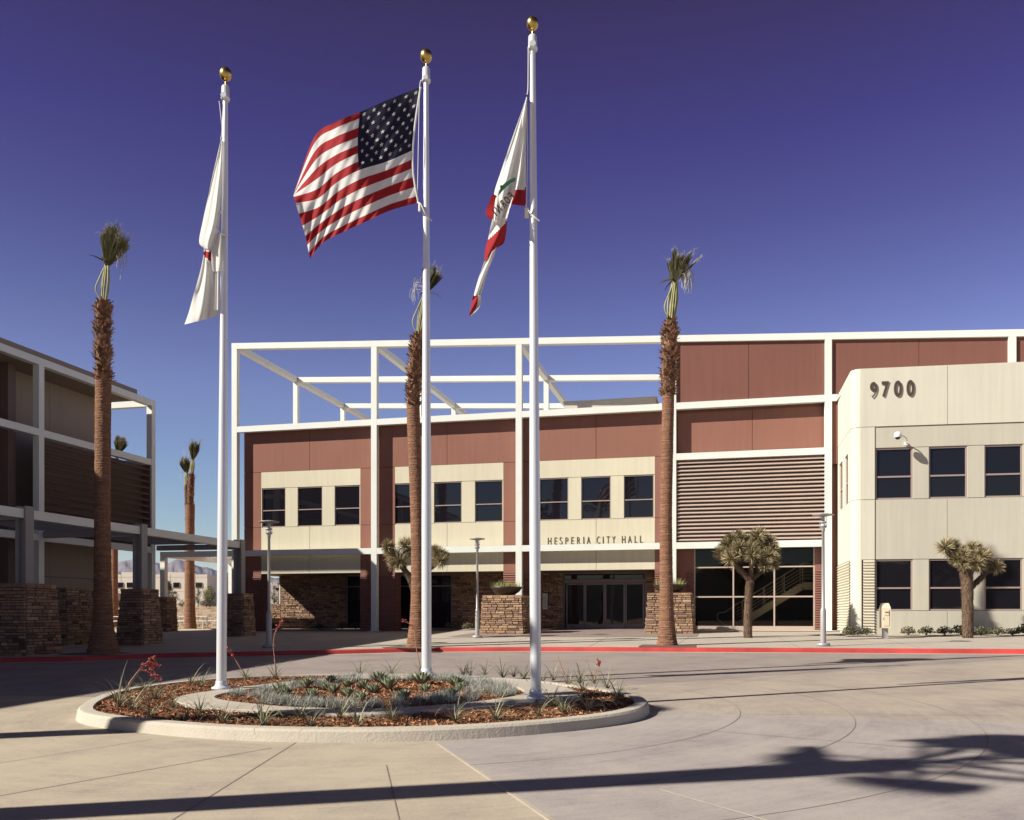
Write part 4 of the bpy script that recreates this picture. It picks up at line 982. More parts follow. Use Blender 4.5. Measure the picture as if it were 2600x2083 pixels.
# drop box
c=P(2247,1601,30.6); 
e=empty('drop_box',(c.x,c.y,WG),'cream metal payment drop box on a short post in front of the ribbed wing corner','drop box')
t=(Vector(c)-EYE).dot(Vector((-sa,ca,0))); sb=t/2250
bw=80/3.838*sb; bh=P(2247,1533,t).z; 
m=MB(TW); 
q0=wl(2247); dpt=c.y; 
m=MB(); cx,cy=c.x,c.y; zt_=P(2247,1532,t).z; zb_=P(2247,1595,t).z
m.hexa([(cx-bw/2,cy-.28,zb_),(cx+bw/2,cy-.28,zb_),(cx+bw/2,cy+.28,zb_),(cx-bw/2,cy+.28,zb_),(cx-bw/2,cy-.28,zt_-.17),(cx+bw/2,cy-.28,zt_-.17),(cx+bw/2,cy+.28,zt_-.17),(cx-bw/2,cy+.28,zt_-.17)])
m.hexa([(cx-bw/2,cy-.28,zt_-.17),(cx+bw/2,cy-.28,zt_-.17),(cx+bw/2,cy+.28,zt_-.17),(cx-bw/2,cy+.28,zt_-.17),(cx-bw/2+.04,cy-.12,zt_),(cx+bw/2-.04,cy-.12,zt_),(cx+bw/2-.04,cy+.2,zt_),(cx-bw/2+.04,cy+.2,zt_)])
m.box(cx-bw/2+.07,cx+bw/2-.07,cy-.31,cy-.28,zt_-.42,zt_-.25); m.build('cabinet',MBOX,e)
m=MB(); m.box(cx-.08,cx+.08,cy-.12,cy+.12,WG-.1,zb_); m.build('post',LAMPM,e)
m=MB(); m.box(cx-bw/2+.05,cx+bw/2-.05,cy-.295,cy-.281,zb_+.08,zb_+.62); m.build('door',MBOX,e)
m=MB(); m.box(cx-bw/2+.09,cx+bw/2-.09,cy-.322,cy-.311,zt_-.33,zt_-.30); m.box(cx-.1,cx-.085,cy-.305,cy-.296,zb_+.28,zb_+.36); m.build('slot',LOUVD,e)
# ------------------------------------------------------------ left building
LB=empty('left_building',(-27,18,.5),'shaded two storey building on the left with grey white steel frame and dark louvres','building')
XL=-26.
TL=lambda q:EYE+(q-EYE)*.925
for Y in (36.52,29.47,22.4,15.3,8.2,1.1):
    m=MB(TL); z0=-.6; m.box(XL-.28,XL,Y,Y+.28,z0,11.49); m.build('frame_column',STEEL,LB)
def lbeam(z,y0=-4,y1=36.8,x0=XL-.277,x1=XL-.003,h=.28): 
    m=MB(TL); m.box(x0,x1,y0,y1,z-h,z); return m.build('frame_beam',STEEL,LB)
lbeam(11.77,x0=XL-.283,x1=XL+.003); lbeam(8.98,y1=36.5); lbeam(4.87,y1=36.5)
for z in (11.765,8.975): m=MB(TL); m.box(-40,XL-.29,36.52,36.8,z-.28,z); m.build('frame_beam',STEEL,LB)
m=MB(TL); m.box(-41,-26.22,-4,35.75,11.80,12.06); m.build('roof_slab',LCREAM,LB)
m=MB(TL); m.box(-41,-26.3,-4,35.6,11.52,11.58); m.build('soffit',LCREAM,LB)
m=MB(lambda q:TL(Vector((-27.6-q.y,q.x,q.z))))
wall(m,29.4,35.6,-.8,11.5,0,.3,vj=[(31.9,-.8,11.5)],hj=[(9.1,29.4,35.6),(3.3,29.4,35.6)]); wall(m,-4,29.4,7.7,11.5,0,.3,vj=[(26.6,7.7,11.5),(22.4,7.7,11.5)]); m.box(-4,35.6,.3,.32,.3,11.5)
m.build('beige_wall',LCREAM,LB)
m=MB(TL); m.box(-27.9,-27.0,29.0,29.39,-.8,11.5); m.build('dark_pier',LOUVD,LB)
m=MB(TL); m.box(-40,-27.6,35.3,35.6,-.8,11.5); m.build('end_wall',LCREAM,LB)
m=MB(TL); m.box(-28.2,-27.95,-4,29,-.8,7.7); g=m.build('curtain_glazing',GLASS,LB)
m=MB(TL)
for Y in range(-2,29,3): m.box(-27.95,-27.85,Y,Y+.07,-.8,7.7)
for z in (2.9,5.2): m.box(-27.95,-27.86,-4,29,z,z+.07)
m.build('mullion',SFRAME,LB)
for y0,y1,n in ((29.76,36.5,0),):
    m=MB(TL); nb=13; 
    for k in range(nb):
        zc=4.98+k*.288
        m.hexa([(XL-.05,y0,zc),(XL-.05,y1,zc),(XL-.25,y1,zc+.12),(XL-.25,y0,zc+.12),(XL-.03,y0,zc+.03),(XL-.03,y1,zc+.03),(XL-.23,y1,zc+.15),(XL-.23,y0,zc+.15)])
    m.build('louvre',LOUVD,LB)
    m=MB(TL); m.box(XL-.5,XL-.45,y0,36.5,4.9,8.7); m.box(XL-.5,XL-.06,36.46,36.50,4.9,8.7); m.build('louvre_backing',LOUVD,LB)
# pergola
PG=empty('pergola',(-20.8,30,1),'grey white steel pergola walkway between the left building and the city hall','pergola')
XP=-20.1
py=[(62,22.2),(355,27.55),(608,34.2)]
XB=XL*.925
m=MB(); m.box(XP-.13,XP+.13,5,34.35,4.54,4.81); m.build('beam',STEEL,PG)
for k,(px,Y) in enumerate(py):
    m=MB(); m.box(XP-.17,XP-.06,Y-.16,Y+.16,2.4,4.90); m.box(XP+.135,XP+.20,Y-.16,Y+.16,2.4,4.90); m.box(XP-.058,XP+.133,Y-.05,Y+.05,2.4,4.53); m.build('post',STEELG,PG)
    m=MB(); m.box(XB+.01,XP-.18,Y-.12,Y+.12,4.50,4.72); m.build('cross_beam',STEELG,PG)
m=MB()
Y=22.4
while Y<34:
    m.tube([(XB+.02,Y,4.75),(XP-.14,Y,4.75)],.022,5); Y+=.32
m.build('rod_slats',STEELG,PG)
PG2=empty('pergola',(-27.2,42,1),'sunlit white steel pergola frame behind the city hall left corner','pergola')
for (x,y) in ((-27.3,39.0),(-27.3,45.3),(-23.2,45.3)):
    m=MB(); m.box(x,x+.26,y,y+.26,gz(x,y,.1),4.54); m.build('post',STEEL,PG2)
m=MB(); m.box(-27.3,-27.04,39.28,45.56,4.56,4.82); m.build('beam',STEEL,PG2)
m=MB(); m.box(-23.2,-22.95,39.28,45.56,4.56,4.82); m.build('beam',STEEL,PG2)
m=MB(); m.box(-27.03,-23.21,45.3,45.56,4.56,4.82); m.build('beam',STEEL,PG2)
m=MB(); x=-26.9
while x<-23.3: m.box(x,x+.03,42.6,45.28,4.73,4.80); x+=.2
m.build('rod_slats',STEEL,PG2)
# pedestals
def ped(pxc,tw,bw,ytop,ybase,label,depth=None,grp='dark stone pedestals under the pergola'):
    c=G(pxc,ybase,.13); t=(c-EYE).dot(Vector((-sa,ca,0))); k=t/2250; H=P(pxc,ytop,t).z-c.z
    w=bw*k; d=depth or w; tp=(bw-tw)*k/2
    o=stone_block('',c.x,c.y+d/2,w,d,H,tp,c.z-.02,label,grp); return c,H,w,t,d
c,H,w,t,d=ped(1274,101,114,1511,1610.5,'sunlit tapered stone pedestal left of the entrance, carrying a bowl planter',grp='sunlit entrance pedestals'); PL=(c,H,w,t,d)
c,H,w,t,d=ped(1699.5,106,121,1505,1609.5,'sunlit tapered stone pedestal right of the entrance, behind the right palm',grp='sunlit entrance pedestals'); PR=(c,H,w,t,d)
def ped2(cx,cy,w,H,tp,label): return stone_block('',cx,cy,w,w,H,tp,gz(cx,cy,.1),label,'dark stone pedestals under the pergola')
hp=lambda px,ypx,Y:fz(px,ypx,Y)
ped2(XP,22.2,1.4,hp(62,1484,22.2)-gz(XP,22.2,.1),.12,'large dark stone pedestal at the far left, under the nearest pergola post')
ped2(XP,27.55,1.12,hp(355,1497,27.55)-gz(XP,27.55,.1),.14,'dark stone pedestal standing right of the left palm, under the middle pergola post')
ped2(XP,34.2,1.0,hp(608,1508,34.2)-gz(XP,34.2,.1),.10,'dark stone pedestal at the corner of the city hall, under the last pergola post')
ped2(-23.5,27.8,1.95,hp(150,1495,27.8)-gz(-23.5,27.8,.1),.18,'wide dark stone pedestal against the beige wall, left of the left palm')
ped2(-27.17,39.1,.95,hp(417,1517,39)-gz(-27,39,.1),.06,'slim stone pedestal by the plaza edge, under the left post of the rear pergola')
ped2(-27.17,45.4,.95,hp(582,1523,45.4)-gz(-27,45.4,-.03),.05,'sunlit stone pedestal seen beside the left flagpole, under the rear pergola post')
# bowls
def bowl(pxc,yr,yb,wpx,ref,label,used):
    c,H,w,t,d=ref; k=(t+d/2*.97)/2250; r=wpx*k/2; top=c.z+H-.01
    x=P(pxc,yr,t+d/2).x
    e=empty('bowl_planter',(x,c.y+d/2,top),label,'planter','bowl planters on the entrance pedestals')
    m=MB(); h=(yb-yr)*k; o=(x,c.y+d/2,top)
    m.lathe([(0,0),(r*.36,0),(r*.55,h*.12),(r*.82,h*.45),(r*.97,h*.85),(r,h),(r*.95,h*1.0),(r*.9,h*.85),(0,h*.8)],o,36); m.build('bowl',BOWL,e)
    m=MB()
    for _ in range(900):
        a=R.uniform(0,6.28); q=r*.85*math.sqrt(R.random()); blade(m,(x+q*math.cos(a),c.y+d/2+q*math.sin(a),top+h*.8),R.uniform(0,6.28),R.uniform(.12,.42),.006,R.uniform(.5,1.5),R.uniform(.2,1.2),3,0,R.random())
    m.build('grasses',DRYG,e)
bowl(1285.5,1487,1509,82,PL,'dark bronze bowl planter of pale grasses on the left entrance pedestal',0)
bowl(1700,1482,1504,84,PR,'dark bronze bowl planter of pale grasses half hidden by the right palm',1)
# ------------------------------------------------------------ beds + shrubs
m=MB(); m.add([onp(-22.0,40.25,.15),onp(-11.6,40.25,.15),onp(-11.6,42.05,.17),onp(-22,42.05,.17)],[(0,1,2,3)])
m.add([TW(Vector((-.4,-1.15,0)))+Vector((0,0,WG-.0)),TW(Vector((XE,-1.15,0)))+Vector((0,0,WG+.03)),TW(Vector((XE,.1,0)))+Vector((0,0,WG+.09)),TW(Vector((-.4,.1,0)))+Vector((0,0,WG+.06))],[(0,1,2,3)])
m.add([onp(-1.9,38.3,.15),onp(4.7,38.3,.15),onp(4.7,39.7,.16),onp(-1.9,39.7,.16)],[(0,1,2,3)])
m.build('gravel_bed',GRAV,label='pale gravel beds at the foot of the building walls',kind='structure')
SH=[]
for v in range(3):
    m=MB()
    for _ in range(260):
        d=Vector((R.gauss(0,1),R.gauss(0,1),abs(R.gauss(0,1))*.9+.05)).normalized(); r=.24*R.random()**.45; p=Vector((d.x*r,d.y*r,d.z*r*1.0+.06))
        n=Vector((R.gauss(0,1),R.gauss(0,1),R.gauss(0,1))).normalized(); u=n.orthogonal().normalized()*.035; w_=n.cross(u)*.5
        m.add([p-u,p+w_,p+u,p-w_],[(0,1,2,3)],0,R.random())
    for k in range(7):
        a=k*.9; m.tube([(0,0,0),(.12*math.cos(a),.12*math.sin(a),.2)],.006,4,0,.1)
    me=bpy.data.meshes.new('leaves'); me.from_pydata(m.v,[],m.f); me.materials.append(SHRUB); at=me.attributes.new('tone','FLOAT','FACE'); at.data.foreach_set('value',m.t); SH.append(me)
def shrub(loc,s,label,grp):
    o=bpy.data.objects.new('shrub',SH[R.randrange(3)]); C.objects.link(o); o.location=loc; o.rotation_euler=(0,0,R.uniform(0,6)); o.scale=(s,s,s*R.uniform(.85,1.1)); tag(o,label,'shrub',grp)
ws=[(200,1.0,'against the ribbed side of the wing corner'),(355,.8,'against the ribbed front of the wing corner'),(750,.85,'under the drop box shadow on the wing wall'),(920,.95,'just right of the drop box shadow'),(1095,1.0,'midway between drop box shadow and joshua tree'),(1255,1.15,'immediately left of the right joshua tree trunk'),(1445,1.0,'immediately right of the right joshua tree trunk'),(1600,.9,'second to the right of the right joshua tree trunk'),(1740,.9,'third to the right of the right joshua tree trunk'),(1880,1.15,'at the right edge of the photo below the wing wall')]
for x,s,l in ws:
    px=2100+x*.2606; q=wl(px*1.0); p=TW(Vector((q-.05,-.75,0))); shrub((p.x,p.y,WG+.02),s*1.3,'small dark green shrub '+l,'shrubs along the wing wall')
for px,l in ((700,'at the left end of the stone wall bed, by the pier'),(812,'in the middle of the stone wall bed'),(868,'right of the middle of the stone wall bed'),(903,'at the right end of the stone wall bed'),(1018,'left of the middle palm in the second bay bed'),(1144,'right of the middle flagpole in the second bay'),(1188,'left of the lamp post in the second bay')):
    shrub((fx(px,40.9),40.9,gz(fx(px,40.9),40.9,.15)),1.25,'pale leafed low shrub '+l,'shrubs under the city hall soffit')
# ------------------------------------------------------------ palms
def palm(base,trunkpts,y_husk,w_base,w_mid,w_husk,crownpts,label,fans=9,hang='R',boots=520,group='tall fan palms with tied crowns',droop=40,bent=True,ring=.075,name='palm_tree'):
    b=base; t=(b-EYE).dot(Vector((-sa,ca,0))); k=t/2250
    e=empty(name,b,label,'palm tree',group)
    tp=[b-Vector((0,0,.05))]+[P(x,y,t) for x,y in trunkpts]; path=cat(tp,10); top=path[-1]; z0=b.z; H=top.z-z0
    def at(z):
        for i in range(len(path)-1):
            if path[i+1].z>=z: f=(z-path[i].z)/max(1e-6,path[i+1].z-path[i].z); return path[i].lerp(path[i+1],f)
        return path[-1]
    zh=P(trunkpts[0][0],y_husk,t).z
    def rad(z):
        h=(z-z0)
        r=w_mid/2*k+(w_base-w_mid)/2*k*math.exp(-h/.55)
        r+= (w_mid*.16)*k*max(0,1-h/4.5)*.5
        return r
    n=int(H/ring); m=MB(); pts=[];rs=[]
    z=z0-.05; seg=26; vs=[]; fs=[]
    ro=R.random()*50
    rows=0
    zend=min(top.z,zh+.15)
    while z<zend:
        for q in (0,.55):
            zz=z+q*ring; c=at(zz); r=rad(zz)*(1+(.022 if q else -.012))
            for j in range(seg):
                A=2*PI*j/seg; rr=r*(1+.03*noise.noise(Vector((A*1.5,zz*3,ro)))+.02*R.uniform(-1,1))
                vs.append(c+Vector((rr*math.cos(A),rr*math.sin(A),.012*noise.noise(Vector((A,zz*2,ro))))))
            rows+=1
        z+=ring*R.uniform(.8,1.2)
    for i in range(rows-1):
        tn=R.random()
        b_=len(m.f)
    tones=[R.random() for _ in range(rows)]
    m.v=vs
    for i in range(rows-1):
        for j in range(seg): m.f.append([i*seg+j,i*seg+(j+1)%seg,(i+1)*seg+(j+1)%seg,(i+1)*seg+j]); m.m.append(0); m.t.append(tones[i]*.6+.4*R.random()); m.sm.append(False)
    m.build('trunk',TRUNK,e)
    # husk of cut leaf bases
    m=MB()
    m.tube([at(zh-.1+(top.z-zh+.1)*q/10) for q in range(11)],[w_husk*.33*k]+[w_husk*.38*k]*9+[w_husk*.2*k],14,0,.1)
    for i in range(boots):
        f=(i+.5)/boots; z=zh-.1+(top.z-zh+.08)*f; A=i*2.399+R.uniform(-.3,.3); c=at(min(z,top.z))
        r0=w_husk/2*k*(.72 if f<.9 else .72-(f-.9)*3.6); r0*=(.9+.14*math.sin(f*23+ro))
        d=Vector((math.cos(A),math.sin(A),0)); s=Vector((-d.y,d.x,0)); L=R.uniform(.12,.27)*w_husk*k*1.15; w=R.uniform(.035,.085)*w_husk*k/.55
        el=R.uniform(.35,1.25); p=c+d*r0; u=(d*math.cos(el)+Vector((0,0,math.sin(el)))+s*R.uniform(-.4,.4)).normalized(); q=p+u*L; cu=d*R.uniform(0,.3)*L
        tn=R.random(); nrm=u.cross(s)*.012
        m.add([p-s*w,p+s*w,q+s*w*.55+cu,q-s*w*.45+cu*.6,p+d*.03,q+cu+u*L*.25*R.random()],[(0,1,4),(4,1,2,5),(0,4,5,3)],0,tn)
    m.build('husk',BOOT,e)
    cp_=[P(x,y,t) for x,y in crownpts]; cr0=cp_[0]   # crownpts: where petioles gather, crown centre, tip
    m=MB()
    for i in range(9):
        A=i*.7+R.random()*.3; o=Vector((math.cos(A),math.sin(A),0)); r=.055+.02*R.random()
        m.tube(cat([top-Vector((0,0,.1))+o*r,lerp(top,cr0,.45)+o*(r*(1.9 if i%4==0 else 1.1)),cr0+o*r*.7],5),[.026]*10+[.016],6,0,R.random())
    if bent: o=Vector((-1,0,0)); m.tube(cat([top-Vector((0,0,.05)),lerp(top,cr0,.28)-Vector((.22,.1,0)),lerp(top,cr0,.6)-Vector((.14,.08,0)),lerp(top,cr0,.85)-Vector((.05,.05,0))],6),.022,6,0,.9)
    m.build('petioles',PETI,e)
    m=MB(); m2=MB()
    Lc=(cp_[2]-cr0).length
    for i in range(fans):
        A=i*2*PI/fans+R.random(); o=Vector((math.cos(A),math.sin(A),0))
        axis=(cp_[1]-cr0).normalized()
        tilt=R.uniform(.02,.3); 
        if hang=='R' and i%4==0: o=Vector((ca,sa,0))*.9+Vector((0,R.uniform(-.4,.4),0)); tilt=R.uniform(.4,.75)
        d0=(axis*math.cos(tilt)+o*math.sin(tilt)).normalized(); sd=d0.cross(o).normalized()
        st=cr0+o*.05-axis*R.uniform(0,.18); nb=24; sp=R.uniform(.22,.5); L=Lc*R.uniform(.75,1.05)
        for j in range(nb):
            a=(j/(nb-1)-.5)*2*sp; d=(d0*math.cos(a)+sd*math.sin(a)).normalized(); s=(sd*math.cos(a)-d0*math.sin(a)).normalized()
            Lj=L*(1-.25*abs(a)/sp)*R.uniform(.9,1.05); w=.024*Lc; nn=o*.018*(1 if j%2 else -1)
            tn=R.random()*.6+(.4 if i%3==0 else 0)
            q1=st+d*Lj*.6; q2=st+d*Lj
            m.add([st,q1-s*w+nn,q1+s*w-nn,q2-s*w*.3,q2+s*w*.2],[(0,1,2),(1,3,4,2)],0,tn)
            if R.random()<.9:
                g=q2+d*R.uniform(.04,.2)+Vector((R.gauss(0,.04),R.gauss(0,.04),R.uniform(-.1,.05))); m2.tube([q2,lerp(q2,g,.5)+Vector((0,0,.02)),g],.0035,3,0,.5,False,False)
    side=Vector((ca,sa,0))*(1 if hang in 'RB' else -1)
    for i in range(droop):
        p=lerp(cr0,cp_[1],R.uniform(-.05,.75))+side*R.uniform(.05,.22)*Lc; e1=p+side*R.uniform(.05,.2)*Lc+Vector((R.gauss(0,.05),R.gauss(0,.1),R.uniform(.0,.1))); e2=e1+side*R.uniform(-.02,.08)+Vector((0,0,-R.uniform(.15,.55)*Lc))
        m2.tube(cat([p,e1,lerp(e1,e2,.5)+side*.04,e2],4),.005,3,0,.5,False,False)
    for i in range(5):
        A=R.uniform(0,6.28); o=Vector((math.cos(A),math.sin(A)*.5,0)); p=cr0+o*.04; 
        blade(m,p,A,R.uniform(.35,.6)*Lc,.03*Lc,R.uniform(-.2,.3),R.uniform(.6,1.5),5,0,R.random())
    bb=len(m.v); m.v+=m2.v; m.f+=[[q+bb for q in f_] for f_ in m2.f]; m.m+=[1]*len(m2.f); m.t+=m2.t; m.sm+=m2.sm
    m.build('fronds',[FROND,THREAD],e)
    return e
palm(G(262,1661,.13),[(261,1500),(260,1320),(261,1150),(262,965),(261,860),(263,765)],968,78,38,46,[(272,668),(284,610),(284,565)],'tall fan palm on the left, in front of the dark louvred building',fans=8,droop=22)
palm(G(1059,1643,.13),[(1062,1500),(1059,1320),(1053,1150),(1049,1020),(1055,930),(1062,850)],1024,53,33,43,[(1080,742),(1093,700),(1098,655)],'tall fan palm in the middle, leaning beside the middle flagpole',fans=6,droop=14,hang='L')
palm(G(1694,1639.5,.13),[(1692,1500),(1691,1320),(1694,1150),(1697,990),(1699,900),(1703,812)],996,50,30,46,[(1714,710),(1722,660),(1722,622)],'tall fan palm on the right, standing before the right entrance pedestal',fans=7,droop=90)
palm(G(483,1598,.1),[(482,1500),(482,1400),(483,1300),(484,1250),(487,1203)],1290,29,22,20,[(490,1165),(495,1135),(493,1112)],'taller of the two fan palms close together behind the left flagpole',fans=8,droop=10,boots=260,hang='L',group='background fan palms',bent=False)
palm(G(476,1592,0),[(476,1450),(475,1330),(474,1280),(472,1228)],1370,18,13,12,[(473,1200),(469,1178),(468,1156)],'shorter fan palm just left of and behind its taller neighbour, by the left flagpole',fans=8,droop=4,boots=200,hang='L',group='background fan palms',bent=False)
palm(G(289,1592,0),[(290,1450),(291,1300),(292,1200),(298,1155)],1330,22,17,16,[(301,1152),(305,1128),(305,1103)],'fan palm rising behind the left building, its crown showing above the louvres',fans=10,droop=12,boots=160,hang='L',group='background fan palms',bent=False)
# palms outside the photograph whose shadows cross the drive
def shade_palm(x,y,H,label,seed,sc_=1.,lx=0,ly=0):
    b=Vector((x,y,gz(x,y,0))); e=empty('palm_tree',b,label,'palm tree','palms behind the camera')
    m=MB(); m.tube([b+Vector((lx*q/10,ly*q/10,H*q/10)) for q in range(11)],[.36]+[.27]*8+[.32,.30],14); m.build('trunk',TRUNK,e)
    rr=random.Random(seed); m=MB(); top=b+Vector((lx,ly,H))
    for i in range(21):
        A=rr.uniform(0,6.28); o=Vector((math.cos(A),math.sin(A),0)); el=rr.uniform(.1,1.35); L=rr.uniform(.9,1.6)*sc_; d0=(o*math.cos(el)+Vector((0,0,math.sin(el)))); st=top+d0*L; m.tube([top,lerp(top,st,.5)+Vector((0,0,.1)),st],.03,5)
        sd=Vector((-o.y,o.x,0)); up=d0.cross(sd)
        for j in range(22):
            a=(j/21-.5)*2.4; d=(d0*math.cos(a)+sd*math.sin(a)); s=(sd*math.cos(a)-d0*math.sin(a))*.035; q=st+d*.6*sc_; q2=q+d*.25*sc_-Vector((0,0,.22))
            m.add([st,q-s,q+s,q2],[(0,1,2),(1,3,2)],0,rr.random())
    m.build('fronds',FROND,e)
# ------------------------------------------------------------ joshua trees
def joshua(bpx,t_h,branches,clusters,label,wtr,nbl=300,z=.13):
    b=G(bpx[0],bpx[1],z); t=(b-EYE).dot(Vector((-sa,ca,0))) if t_h is None else t_h
    if t_h: b=P(bpx[0],bpx[1],t_h)
    k=t/2250; e=empty('joshua_tree',b,label,'joshua tree','joshua trees on the plaza')
    m=MB()
    for pts,w0,w1 in branches:
        W=cat([P(x,y,t+dz) for x,y,dz in pts],7); n=len(W)
        vs=[];seg=14
        rr=[(w0+(w1-w0)*i/(n-1))/2*k for i in range(n)]
        m.tube(W,rr,seg,0,.4)
        for _ in range(int(n*60*w0/20)):
            i=R.randrange(n-1); c=W[i].lerp(W[i+1],R.random()); A=R.uniform(0,6.28); ax=(W[i+1]-W[i]).normalized(); o=ax.orthogonal().normalized(); o2=ax.cross(o); d=o*math.cos(A)+o2*math.sin(A)
            p=c+d*rr[i]*.93; q=p+d*R.uniform(.02,.07)-ax*R.uniform(.04,.2); s=ax.cross(d)*R.uniform(.01,.022); m.add([p-s,p+s,q],[(0,1,2)],0,R.random())
    m.build('trunk',JTRUNK,e)
    m=MB()
    for x,y,r,dz in clusters:
        c=P(x,y,t+dz); rr=r*k
        # old down-turned leaves under each head
        for j in range(nbl):
            d=Vector((R.gauss(0,1),R.gauss(0,1),R.gauss(0,1)+.25)).normalized(); s=d.orthogonal().normalized(); A=R.random()*6.28; s=(s*math.cos(A)+d.cross(s)*math.sin(A))*.0092
            L=rr*(R.uniform(.85,1.15) if R.random()<.8 else R.uniform(1.1,1.3)); q=c+d*rr*.1
            m.add([q-s*.6,q+s*.6,q+d*L*.55+s,q+d*L,q+d*L*.55-s],[(0,1,2,4),(4,2,3)],0,R.random())
    m.build('crown',JLEAF,e); return e
joshua((1062,1612),33.5,[([(1062,1614,0),(1056,1560,0),(1050,1500,0),(1040,1470,0),(1026,1445,0)],13,13),([(1040,1470,0),(1020,1440,0),(1008,1425,0)],12,8),([(1044,1478,0),(1070,1455,.1),(1098,1440,.2),(1112,1425,.2)],11,8),([(1028,1450,0),(1026,1420,.1),(1030,1395,.1)],9,7),([(1010,1430,0),(996,1412,-.1),(985,1394,-.1)],7,6),([(1062,1462,.1),(1060,1430,.3),(1066,1405,.3)],8,6)],
  [(985,1388,19,-.1),(1031,1386,24,.1),(999,1412,24,-.1),(1014,1424,23,-.3),(1002,1432,20,0),(990,1405,18,.2),(1114,1407,21,.2),(1117,1425,22,0),(1126,1412,17,.3),(1062,1400,20,.4),(1044,1402,18,.3),(1105,1398,16,.4)],'joshua tree behind the middle palm, heads showing on both sides of the flagpole',13,340)
joshua((1899,1620),None,[([(1899,1622,0),(1899,1560,0),(1902,1500,0),(1905,1473,0)],21,17),([(1905,1475,0),(1890,1458,0),(1873,1440,-.1),(1866,1425,-.1)],14,9),([(1905,1475,0),(1925,1455,.1),(1945,1430,.1),(1950,1400,.1)],14,9),([(1873,1440,0),(1850,1425,.2),(1838,1405,.3)],8,6),([(1905,1470,0),(1908,1435,-.2),(1905,1400,-.2)],11,8),([(1880,1445,0),(1885,1410,.2),(1870,1375,.3)],9,6),([(1925,1455,0),(1915,1410,.3),(1925,1365,.3)],9,6)],
  [(1829,1405,20,.2),(1845,1385,21,.1),(1858,1372,22,.0),(1878,1364,21,.3),(1855,1420,24,-.3),(1867,1400,22,-.2),(1878,1390,21,-.3),(1895,1375,20,.2),(1925,1362,24,.0),(1940,1372,22,.2),(1955,1378,21,.1),(1962,1395,20,.0),(1905,1395,22,-.3),(1908,1410,22,-.5),(1950,1412,22,-.4),(1965,1415,17,0),(1943,1435,20,-.4),(1965,1435,17,.2),(1840,1398,18,.4),(1915,1378,20,.4),(1888,1402,20,.2),(1932,1392,22,.2)],'joshua tree with the fullest crown, in front of the glazed stair window',20,300)
joshua((2457,1617),30.4,[([(2457,1617,0),(2457,1560,0),(2456,1500,0),(2454,1462,0),(2452,1448,0)],24,30),([(2465,1492,0),(2480,1478,.1),(2496,1462,.1),(2504,1448,.1)],12,9),([(2452,1455,0),(2436,1432,0),(2416,1408,0),(2402,1395,0)],22,9),([(2454,1450,0),(2462,1422,.1),(2466,1400,.1)],18,9),([(2462,1452,0),(2480,1432,0),(2492,1418,0)],15,9),([(2500,1455,.1),(2522,1446,.1)],9,7)],
  [(2399,1391,23,-.1),(2411,1386,22,.1),(2423,1390,21,.2),(2417,1404,20,.1),(2430,1420,20,-.2),(2447,1411,22,-.2),(2448,1430,23,-.3),(2468,1394,21,.3),(2478,1392,17,.4),(2448,1400,17,.2),(2488,1412,22,-.1),(2498,1416,21,.0),(2476,1430,22,-.3),(2488,1438,20,.0),(2502,1408,16,.3),(2530,1442,20,.1),(2518,1436,16,.2),(2422,1422,14,.2)],'joshua tree with thick shaggy trunk and one low right branch, before the wing windows',24,320)
shade_palm(-10.9,3.4,10.0,'leaning fan palm behind the camera, its long shadow crossing the foreground',3,.85,1.0,-1.95)
shade_palm(-16.4,5.6,10.2,'leaning fan palm left of the camera, its shadow crossing the island',9,.8,1.3,-1.4)
# ------------------------------------------------------------ picnic tables beyond the plaza
def picnic(loc,rz,label):
    e=empty('picnic_table',loc,label,'picnic table','white metal picnic tables behind the plaza',rz)
    def S_(): return MB()
    m=S_()
    for k in range(9): m.box(-1.0,1.0,-.38+k*.088,-.38+k*.088+.06,.74,.76)
    m.box(-1.02,1.02,-.42,-.39,.72,.77); m.box(-1.02,1.02,.40,.43,.72,.77); m.box(-1.02,-1.,-.39,.4,.72,.77); m.box(1.,1.02,-.39,.4,.72,.77)
    return e,m
def mk(nm,m,mt,e):
    me=bpy.data.meshes.new(nm); me.from_pydata(m.v,[],m.f); me.materials.append(mt); o=bpy.data.objects.new(nm,me); C.objects.link(o); o.parent=e
for px,l in ((492,'white metal picnic table behind the plaza, right of the taller background palm trunk foot'),(296,'white metal picnic table behind the plaza, half hidden by the left palm')):
    c=G(px,1597,-.02); e,m=picnic(c,.12,l); mk('table_top',m,WMETAL,e)
    m=MB()
    for x in (-.7,.7): m.tube([(x,-.3,0),(x,-.25,.73)],.03,6); m.tube([(x,.3,0),(x,.25,.73)],.03,6); m.tube([(x,-.95,.4),(x,.95,.4)],.025,6)
    mk('legs',m,WMETAL,e)
    for sy in (-1,1):
        m=MB()
        for k in range(5): m.tube(cat([(-1.35,sy*(.55+k*.07),.30),(-1.05,sy*(.72+k*.07),.46),(0,sy*(.78+k*.07),.46),(1.05,sy*(.72+k*.07),.46),(1.35,sy*(.55+k*.07),.30)],5),.018,5)
        mk('bench_seat',m,WMETAL,e)
    for sx in (-1,1):
        m=MB()
        for k in range(6): m.tube(cat([(sx*(1.25+k*.08),-.4,.46),(sx*(1.3+k*.08),0,.46),(sx*(1.25+k*.08),.4,.46)],4),.016,5)
        mk('bench_seat',m,WMETAL,e)
